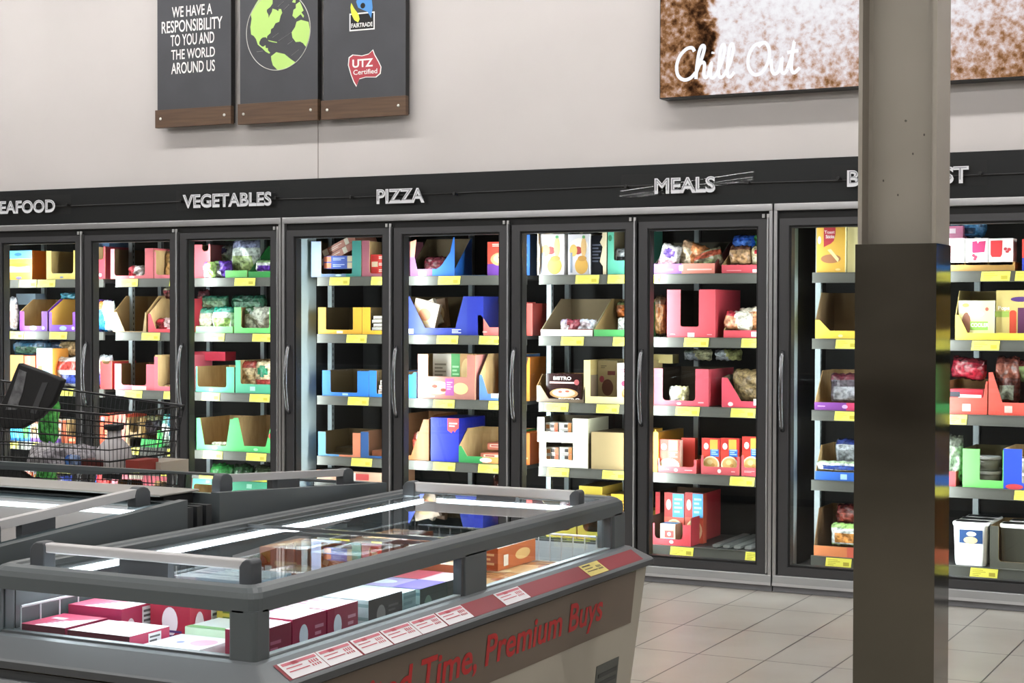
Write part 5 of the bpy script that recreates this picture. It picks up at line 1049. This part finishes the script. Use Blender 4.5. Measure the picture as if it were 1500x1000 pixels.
# the two chests behind it, back to back, with lids that slope up to the middle
def island(nm, Y0, Y1, z0, z1, front, label):
    # Y0..Y1 from the low aisle side to the high middle
    X1, X0 = -2.872, -5.0; sg = 1 if Y1 > Y0 else -1
    t = empty('chest_freezer', ((X0+X1)/2, (Y0+Y1)/2, 0)); tag(t, label, 'chest freezer', 'island chest freezers')
    lo, hi = min(Y0, Y1), max(Y0, Y1)
    def zt(y): return z0+(z1-z0)*(y-Y0)/(Y1-Y0)
    mb = MB(); loft(mb, [rring(X0, X1, lo+.03, hi-.0, .06), rring(X0, X1, lo, hi, .70)], BODY, True, True); mb.box(X0+.05, X1-.05, lo+.08, hi-.02, .001, .06, BLACK); mb.build('body', t)
    mb = MB(); fw = .05
    def beam(xa, xb, ya, yb, dz=0.0, m_=FRAMEG):
        pts = [(xa, ya), (xb, ya), (xb, yb), (xa, yb)]
        lowr = [(x, y, .70) for x, y in pts]; top = [(x, y, zt(y)+dz) for x, y in pts]
        if ya > yb: lowr, top = lowr[::-1], top[::-1]
        loft(mb, [lowr, top], m_, True, True)
    beam(X1-.03, X1, Y0, Y1); beam(X0, X0+.05, Y0, Y1); beam(X0+.05, X1-.03, Y0, Y0+sg*fw); beam(X0+.05, X1-.03, Y1-sg*.04, Y1, -.004)
    beam(X1-.06, X1-.03, Y0+sg*fw, Y1-sg*.04, -.012, BUMP)
    mb.build('frame', t, bevel=.004)
    mb = MB(); mb.box(X0+.05, X1-.06, lo+.05, hi-.05, .70, .712, M('6c7276', .5)); mb.build('tub', t)
    mb = MB(); yl = Y1-sg*.052; mb.box(X0+.1, X1-.1, min(yl, yl-sg*.012), max(yl, yl-sg*.012), zt(yl)-.04, zt(yl)-.028, chl2); mb.build('led_strip', t)
    xm = -3.75
    for (xa, xb, dz) in ((xm-.03, X1-.06, -.004), (X0+.05, xm, -.014)):
        mb = MB(); ya, yb = Y0+sg*fw, Y1-sg*.04
        lowr = [(xa, ya, zt(ya)+dz-.004), (xb, ya, zt(ya)+dz-.004), (xb, yb, zt(yb)+dz-.004), (xa, yb, zt(yb)+dz-.004)]; top = [(x, y, z+.004) for x, y, z in lowr]
        if sg < 0: lowr, top = lowr[::-1], top[::-1]
        loft(mb, [lowr, top], LIDGLASS, True, True); g = mb.build('lid_glass', t)
        for xh in ((xb-.028,) if dz > -.01 else (xa+.05,)):
            ya2, yb2 = (Y0+sg*.09, Y1-sg*.1) if sg > 0 else (Y0+sg*.12, Y1-sg*.13)
            mb = MB()
            n_ = [(xh-.012, 0), (xh+.012, 0), (xh+.012, .022), (xh-.012, .022)]
            lo_ = [(x, ya2, zt(ya2)+dz+.026+q) for x, q in n_]; hi_ = [(x, yb2, zt(yb2)+dz+.026+q) for x, q in n_]
            if sg < 0: lo_, hi_ = lo_[::-1], hi_[::-1]
            loft(mb, [lo_, hi_], HBAR, True, True); hb = mb.build('handle_bar', g, bevel=.003)
            for ye in (ya2, yb2):
                mb = MB(); zz = zt(ye)+dz; prof = [(ye-.03, zz-.002), (ye+.03, zz-.002), (ye+.03, zz+.036), (ye+.02, zz+.047), (ye+.005, zz+.052), (ye-.012, zz+.052), (ye-.024, zz+.046), (ye-.03, zz+.03)]
                mb.slab(prof, lambda p, q, r: (r, p, q), xh-.017, xh+.017, HCAP); mb.build('end_cap', hb, bevel=.004)
            ym = Y0+(Y1-Y0)*(.34 if sg > 0 else .5); mb = MB()
            prof = [(ym-.06, zt(ym-.06)+dz-.001), (ym+.06, zt(ym+.06)+dz-.001), (ym+.06, zt(ym+.06)+dz+.027), (ym-.06, zt(ym-.06)+dz+.027)]
            mb.slab(prof, lambda p, q, r: (r, p, q), xh-.01, xh+.01, HCAP); mb.build('bracket', hb)
    return t, zt
B_, ztB = island('near', 2.935, 3.69, .936, .979, True, 'grey sloping lid chest freezer beside the lettered freezer, nearest the camera')
C_, ztC = island('far', 4.75, 3.835, .931, .985, False, 'grey sloping lid chest freezer nearer the upright freezer doors')
mb = MB(); mb.box(-5.0, -2.94, 3.655, 3.832, .986, .993, M('8d8a84', .45)); mb.box(-5.0, -2.96, 3.695, 3.83, .70, .983, BLACK); o = mb.build('ridge_cover', B_, bevel=.003)
for k in range(3):
    mb = MB(); mb.box(-3.0, -2.88, 3.70+k*.042, 3.725+k*.042, .80, .955, M('26282a', .5)); mb.build('vent_rib', B_)

for k in (1, 2):
    c_ = copy_tree(B_); c_.location.x -= 2.15*k; tag(c_, 'grey sloping lid chest freezer, %s along the near row' % ['second', 'third'][k-1], 'chest freezer', 'island chest freezers')
    c_ = copy_tree(C_); c_.location.x -= 2.15*k; tag(c_, 'grey sloping lid chest freezer, %s along the far row' % ['second', 'third'][k-1], 'chest freezer', 'island chest freezers')
# goods in the chests
def cbox(x0, x1, y0, y1, z0, z1, col, label, top=None, right=None, front=None, de_top=(), de_right=(), de_front=(), rz=0.0, group='boxes in the lettered chest freezer', name='ice_cream_box', rough=.4):
    mb = MB(); mb.box(x0, x1, y0, y1, z0, z1, M(col, rough), {'top': top if top is not None and not isinstance(top, str) else M(top or col, rough), 'right': M(right or col, rough), 'front': M(front or col, rough)})
    deco(mb, de_top, lambda a, b, e: (a, b, z1+(y0-e)), x0, x1-x0, y0, y1-y0, y0)
    deco(mb, de_front, lambda a, b, e: (a, e, b), x0, x1-x0, z0, z1-z0, y0)
    deco(mb, de_right, lambda a, b, e: (x1+(y0-e), a, b), y0, y1-y0, z0, z1-z0, y0)
    ob = mb.build(name); c_ = Vector(((x0+x1)/2, (y0+y1)/2, z0)); ob.data.transform(Matrix.Translation(-c_)); ob.location = c_; ob.rotation_euler = (0, 0, rz)
    tag(ob, label, 'box', group); return ob
F1 = FLO+.002
MAG, MAGD = '8f1c42', '64122a'
mt_ = [('p',0,0,0,0,'f4ecf0',0,[(.3,.0),(1,0),(1,.8),(.55,.45)]),('r',.3,.6,.3,.14,'e8d0dc'),('l',.62,.32,.5,.4,'d890a8',5)]
mr_ = [('r',.62,.5,.32,.9,'e8e8e8'),('l',.62,.5,.26,.8,'606060',7),('e',.2,.45,.2,.6,'f0dce4')]
cbox(-2.795, -2.66, 2.962, 3.11, F1, .765, MAG, 'magenta and white ice cream box at the near end, beside the wire divider', top='c84868', front=MAGD, de_top=mt_, de_front=[('r',.5,.3,.5,.3,'9c5468')])
cbox(-2.652, -2.47, 2.962, 3.105, F1, .762, MAG, 'magenta and white ice cream box at the near end, second from the wire divider', top='e8d4dc', right='b83058', front=MAGD, de_top=[('p',0,0,0,0,'f8f4f6',0,[(0,0),(1,.0),(1,1),(.2,1)])], de_right=mr_)
cbox(-2.795, -2.63, 3.125, 3.29, F1, .785, MAG, 'magenta ice cream box in the second row, beside the wire divider', top='d4607c', right='b83058', de_top=mt_, de_right=mr_)
cbox(-2.62, -2.50, 3.22, 3.40, F1, .80, 'a8203c', 'dark red gelato box in the second row', top='e4c8d0', right='b8304c', de_front=[('e',.5,.55,.4,.6,'e8d4dc'),('l',.55,.3,.5,.2,'4c2c6c',2)], de_right=mr_)
cbox(-2.795, -2.63, 3.30, 3.47, F1, .79, MAG, 'magenta ice cream box in the third row, beside the wire divider', top='d86884', right='b83058', de_top=mt_)
cbox(-2.455, -2.30, 2.965, 3.13, F1, .742, 'e0dce0', 'flat white and pink box behind the near window', top='e8e4ea', de_top=[('e',.75,.6,.4,.4,'e0b0c4'),('e',.4,.5,.12,.12,'8c94c8')], front='7c8c84')
cbox(-2.46, -2.33, 3.15, 3.28, F1, .755, 'c8dcc0', 'pale green and white box behind the flat white box', top='e8ecec', right='b0405c', de_top=[('r',.5,.1,1,.2,'8cc080')], de_right=mr_)
cbox(-2.48, -2.30, 3.30, 3.44, F1, .80, 'b4a83c', 'yellow green box in the middle of the near half', top='d8d0a0', de_front=[('l',.5,.5,.8,.6,'5c6c28',4)])
cbox(-2.232, -2.15, 3.0, 3.138, F1, .795, '8c1c3a', 'maroon ice cream box nearest the corner post', top='e4ccd4', right='821a36', de_right=[('l',.55,.55,.3,.4,'b86880',3)], de_top=[('r',.5,.5,.5,1,'f0e4e8')])
for i, (y0, y1) in enumerate(((3.143, 3.282), (3.288, 3.422))):
    cbox(-2.305, -2.15, y0, y1, F1, .799, '9c2044', 'maroon ice cream box with white oval, %s from the corner post' % ['second', 'third'][i], top='e8ccd6', right='962042', de_right=[('e',.32,.62,.26,.46,'dfe4f0'),('e',.3,.1,.3,.3,'c0a0a8'),('l',.78,.6,.26,.4,'d08ca0',3)], de_top=[('r',.5,.5,.4,1,'f8f0f4'),('l',.3,.5,.3,.6,'d8a0b4',3)])
cbox(-2.45, -2.15, 3.47, 3.632, F1, .792, 'd4e4ea', 'white topped box with a black side by the side window', top='eef2f6', right='241c1e', front='b0c4c8', de_right=[('e',.36,.6,.26,.46,'8c8484'),('r',.36,.42,.3,.12,'8c8484'),('l',.72,.6,.3,.4,'5c5456',4)], de_top=[('e',.4,.5,.2,.4,'8cb4c8'),('r',.8,.5,.1,1,'c8d8e0')], de_front=[('l',.5,.5,1,.9,'7c9c9c',6)])
cbox(-2.15-.28, -2.15, 3.638, 3.70, F1, .785, 'a8c0c4', 'thin pale teal box beside the black sided box', top='d8e4e8', right='88a4a8', de_right=[('l',.5,.5,1,.9,'6c8c90',6)])
cbox(-2.43, -2.15, 3.722, 3.86, F1, .782, '8cb0b8', 'teal box with dark green side and purple top', top='b0a4d8', right='1c322e', front='a0b8b8', de_right=[('e',.3,.4,.34,.8,'6c8878'),('r',.85,.5,.3,1,'24403a')], de_top=[('e',.4,.5,.4,.5,'e4e8f0'),('r',.85,.5,.3,1,'7c6cc0')], de_front=[('l',.5,.5,1,.9,'64888c',6)])
cbox(-2.43, -2.15, 3.865, 4.0, F1, .782, '50706c', 'dark green box behind the middle post', top='e0c8cc', right='1c322e', de_right=[('e',.4,.4,.34,.8,'6c8878'),('r',.9,.5,.2,1,'5c2c2c')], de_top=[('r',.5,.5,.4,1,'c84c60')])
cbox(-2.49, -2.34, 3.46, 3.66, F1, .83, 'd8c8a8', 'cream box behind the maroon boxes', top='e8dcc8', right='c89868', de_right=[('l',.5,.6,.6,.4,'a85c48',3)]) if False else None
cbox(-2.66, -2.48, 3.45, 3.62, F1, .815, 'b8d0e0', 'pale blue and white box in the middle of the lettered freezer', top='dce8f0', right='c0d8e8', de_right=[('l',.5,.7,.5,.24,'6c84b0',2),('l',.5,.3,.6,.2,'90a8c0',2)])
cbox(-2.79, -2.66, 3.52, 3.75, F1, .80, 'e4e4e8', 'white box beside the wire divider, middle of the freezer', top='f0f0f2', de_top=[('l',.5,.5,.6,.5,'b0b0c0',4)])
FOILT = [mottled('8a4420', 'd49a5c', 34, .25, lo=.32, hi=.66, bump=.3, stretch=(.5, 1, 1)), mottled('9c5028', 'e0b078', 46, .25, lo=.3, hi=.7, bump=.3, stretch=(1, .5, 1))]
OR = ['b8602c', 'a85028', 'c07038', 'a04820']
def orange(x0, x1, y0, y1, z0, z1, label, i=0, rz=0.0, white=True):
    cbox(x0, x1, y0, y1, z0, z1, OR[i % 4], label, top=FOILT[i % 2], right=OR[(i+1) % 4], rz=rz, name='fish_box', de_right=[('e',.65,.5,.4,.5,'d8b070'),('r',.2,.4,.12,.5,'e0d8c8') if white else ('r',.2,.4,.2,.4,'8c4020')], de_top=[('e',.5,.5,.6,.5,'d0a068'),('e',.3,.3,.3,.2,'e0c090'),('e',.7,.7,.3,.24,'a04c24')], de_front=[('r',.2,.4,.16,.5,'e4e0d8'),('l',.6,.5,.5,.6,'e0b080',3)])
orange(-2.62, -2.45, 3.70, 3.83, F1, .80, 'orange box near the middle divider', 0)
orange(-2.78, -2.63, 3.90, 4.1, F1, .83, 'orange brown box stacked by the left divider', 1)
orange(-2.61, -2.45, 3.90, 4.15, F1, .825, 'tall orange brown box in the far half, centre', 2)
orange(-2.43, -2.2, 4.02, 4.18, F1, .80, 'orange box just past the middle post', 3)
orange(-2.42, -2.14, 4.2, 4.40, F1, .712, 'flat orange pack lying by the far side window', 0, white=False)
orange(-2.42, -2.14, 4.42, 4.77, F1, .706, 'flat orange pack lying by the far corner', 2, white=False)
orange(-2.41, -2.325, 4.50, 4.76, .709, .778, 'long orange box standing with white barcode patch', 3)
orange(-2.52, -2.43, 4.25, 4.55, F1, .80, 'second long orange box behind the barcode box', 1)
orange(-2.76, -2.62, 4.3, 4.62, F1, .80, 'orange box far back beside the left divider', 2)
cbox(-2.78, -2.44, 4.64, 4.77, F1, .70, 'b06c40', 'flat copper coloured box by the far wire divider', top='b4703c', name='fish_box', de_top=[('l',.5,.5,.8,.6,'8c4c28',3)])
GB = 'boxes in the sloping lid chests'
for i, (x0, x1, c, n_) in enumerate(((-3.3, -3.12, 'c03c44', 'red'), (-3.55, -3.34, 'e0cc68', 'yellow'), (-3.85, -3.6, 'c85468', 'rose'), (-4.2, -3.9, 'c04048', 'crimson'), (-3.08, -2.98, '3c5c9c', 'blue'))):
    cbox(x0, x1, 4.25, 4.55, .713, .86, c, '%s box lying in the chest nearer the freezer doors' % n_, group=GB, name='frozen_food_box', top='e4e0dc' if i == 2 else c, de_top=[('l',.5,.5,.7,.6,'f0ece8',4)])
for i, (x0, x1, c, n_) in enumerate(((-3.3, -3.0, 'dcdcdc', 'white'), (-3.65, -3.35, 'b8c4cc', 'pale grey blue'), (-4.1, -3.7, 'e0dcd8', 'cream'))):
    cbox(x0, x1, 3.05, 3.45, .713, .84, c, '%s box lying in the chest nearest the camera' % n_, group=GB, name='frozen_food_box', de_top=[('l',.4,.4,.5,.4,'a0a4b0',3),('r',.8,.7,.2,.3,'b8d0d8')])

# ------------------------------------------------------------------ shopping cart behind the chests
CW = M('1b1c1e', .4, .5)
cx1_, cx0_, cyn, cyf = -4.97, -6.5, 5.82, 6.36
t = empty('shopping_cart', ((cx0_+cx1_)/2, (cyn+cyf)/2, 0)); tag(t, 'black wire shopping cart standing in front of the freezer doors', 'shopping cart')
def rim_n(q): return Vector((cx1_+(cx0_-cx1_)*q, cyn, 1.035+.065*q))
def rim_f(q): return Vector((cx1_+(cx0_-cx1_)*q-.0, cyf, 1.05+.125*q))
def bot_n(q): return Vector((cx1_-.05+(cx0_-cx1_+.12)*q, cyn+.07, .66-.06*q))
def bot_f(q): return Vector((cx1_-.05+(cx0_-cx1_+.12)*q, cyf-.07, .66-.06*q))
mb = MB()
for A, Bt in ((rim_n, bot_n), (rim_f, bot_f)):
    mb.tube([A(0), A(1)], .006, CW, 6)
    for k in range(1, 8): mb.tube([A(0).lerp(Bt(0), k/7.), A(1).lerp(Bt(1), k/7.)], .003 if k not in (2, 4) else .0042, CW, 5)
    for k in range(57): mb.tube([A(k/56), Bt(k/56)], .0019, CW, 4)
for k in range(0, 8): mb.tube([rim_n(0).lerp(bot_n(0), k/7.), rim_f(0).lerp(bot_f(0), k/7.)], .0042 if k % 2 == 0 else .0028, CW, 5)
for k in range(19): mb.tube([rim_n(0).lerp(rim_f(0), k/18), bot_n(0).lerp(bot_f(0), k/18)], .0019, CW, 4)
for k in range(57): mb.tube([bot_n(k/56), bot_f(k/56)], .0019, CW, 4)
for k in range(1, 9): mb.tube([bot_n(0).lerp(bot_f(0), k/9), bot_n(1).lerp(bot_f(1), k/9)], .0022, CW, 4)
for q in (.62, .78):
    mb.tube([rim_n(q)+Vector((0, .03, 0)), Vector((rim_n(q).x-.12, cyn+.06, .78)), Vector((rim_n(q).x+.05, cyn+.07, .72))], .004, CW, 5)
mb.build('basket', t)
mb = MB()
for y in (cyn+.06, cyf-.06):
    mb.tube([(cx0_-.05, y, 1.12), (cx0_+.1, y, .62), (cx0_+.25, y, .16), (cx1_-.2, y, .14)], .012, CW, 8); mb.tube([(cx0_+.12, y, .58), (cx1_-.1, y, .64)], .01, CW, 8)
mb.tube([(cx0_+.25, cyn+.06, .16), (cx0_+.25, cyf-.06, .16)], .01, CW, 8); mb.build('chassis', t, smooth=True)
mb = MB(); mb.tube([(cx0_-.06, cyn+.02, 1.13), (cx0_-.06, cyf-.02, 1.13)], .016, M('303236', .5), 10); mb.build('push_handle', t, smooth=True)
for x in (cx0_+.27, cx1_-.22):
    for y in (cyn+.06, cyf-.06):
        mb = MB(); mb.lathe([(.055, -.012), (.06, -.008), (.06, .008), (.055, .012)], 0, 0, M('2a2a2a', .6), 18); mb.box(-.012, .012, -.02, .02, -.016, -.0125, CW) if False else None
        mb.box(-.01, .01, .0, .1, .0125, .016, CW)
        mb.build('wheel', t, tf=lambda a, b, c, x=x, y=y: (x+a, y+c, .061+b))
GC = 'goods in the shopping cart'
# black carrier leaning over the cart
p = [at(u, v, 6.0) for u, v in ((26, 531), (60, 543), (92, 556), (84, 574), (78, 590), (58, 612), (30, 628), (2, 628), (-8, 606), (8, 575))]
mb = MB(); mb.slab([(q.x, q.z) for q in p], lambda a, b, c: (a, c, b), 6.0, 6.035, M('0a0a0b', .6)); tb = mb.build('carrier_bag', bevel=.01)
c_ = Vector((sum(q.x for q in p)/10, 6.07, min(q.z for q in p))); tb.data.transform(Matrix.Translation(-c_)); tb.location = c_; tb['_org'] = list(c_)
tag(tb, 'black carrier bag with grey band leaning in the shopping cart', 'bag', None)
p = [at(u, v, 5.998) for u, v in ((28, 541), (39, 545), (33, 575), (24, 600), (8, 600), (18, 572))]
mb = MB(); mb.slab([(q.x, q.z) for q in p], lambda a, b, c: (a, c, b), 5.9975, 6.0, mottled('6c6c6e', '48484a', 30, .6)); 
p = [at(u, v, 5.998) for u, v in ((62, 560), (70, 560), (52, 606), (44, 604))]
mb.slab([(q.x, q.z) for q in p], lambda a, b, c: (a, c, b), 5.9975, 6.0, M('3a3a3c', .6)); bd = mb.build('grey_band', tb)
bd['label'] = 'grey woven band'
def cart_bag(px0, px1, pyt, z0, Y, T, cols, kind, label, rot=(0, 0, 0)):
    a, b = at(px0, 670, Y), at(px1, 670, Y); zt_ = at((px0+px1)/2, pyt, Y).z; _seed[0] += 1
    mb = bag_mesh(b.x-a.x, zt_-z0, T, [foil(c) for c in cols], picks(kind), _seed[0], 18); o = mb.build('plastic_bag', smooth=True); o.location = ((a.x+b.x)/2, Y, z0); o.rotation_euler = rot
    tag(o, label, 'bag', GC)
ZB = .655
cart_bag(48, 146, 650, ZB, 6.06, .26, ('8f8c90', '807c82', 'a09ca0'), 'split', 'crumpled grey plastic bag in the cart')
cart_bag(97, 117, 666, ZB+.1, 5.91, .05, ('2c64b0', '7c94c0', '2454a0'), 'split', 'small blue bag in the cart beside the grey bag')
cart_bag(60, 82, 578, ZB+.2, 6.26, .1, ('3c9444', '50b050', '2c6c34'), 'split', 'green bag standing behind the black carrier bag')
def cart_box(px0, px1, pyt, Y, T, col, label, de=()):
    a, b = at(px0, 680, Y), at(px1, 680, Y); zt_ = at((px0+px1)/2, pyt, Y).z
    mb = MB(); mb.box(a.x, b.x, Y, Y+T, ZB, zt_, M(col, .5)); deco(mb, de, F, a.x, b.x-a.x, ZB, zt_-ZB, Y)
    o = mb.build('food_box'); c_ = Vector(((a.x+b.x)/2, Y+T/2, ZB)); o.data.transform(Matrix.Translation(-c_)); o.location = c_; tag(o, label, 'box', GC)
cart_box(119, 148, 673, 5.90, .16, '541c18', 'dark red box in the cart between the bag and the bottle', [('r',.75,.6,.18,.14,'b08c84')])
cart_box(184, 203, 674, 5.90, .14, '7c2820', 'reddish brown box in the cart beside the white bottle')
cart_box(200, 236, 676, 6.02, .2, '9c9488', 'pale grey box at the nose of the cart', [('r',.3,.9,.6,.16,'a8846c')])
pb = at(167, 690, 6.0); t = empty('bottle', (pb.x, 6.0, ZB)); tag(t, 'large white bottle with black cap in the cart', 'bottle', GC)
zt_ = at(170, 621, 6.0).z
mb = MB(); mb.lathe([(.078, ZB), (.085, ZB+.012), (.085, zt_-.16), (.078, zt_-.115), (.055, zt_-.085), (.034, zt_-.065), (.03, zt_-.02)], pb.x, 6.0, M('b8b4b6', .35), 20); mb.build('jug', t, smooth=True)
mb = MB(); mb.lathe([(.044, zt_-.025), (.046, zt_-.02), (.046, zt_-.002), (.042, zt_)], pb.x, 6.0, M('141416', .4), 18); mb.build('cap', t)
for o in bpy.data.objects:
    for k in ('_org', '_local'):
        if k in o: del o[k]
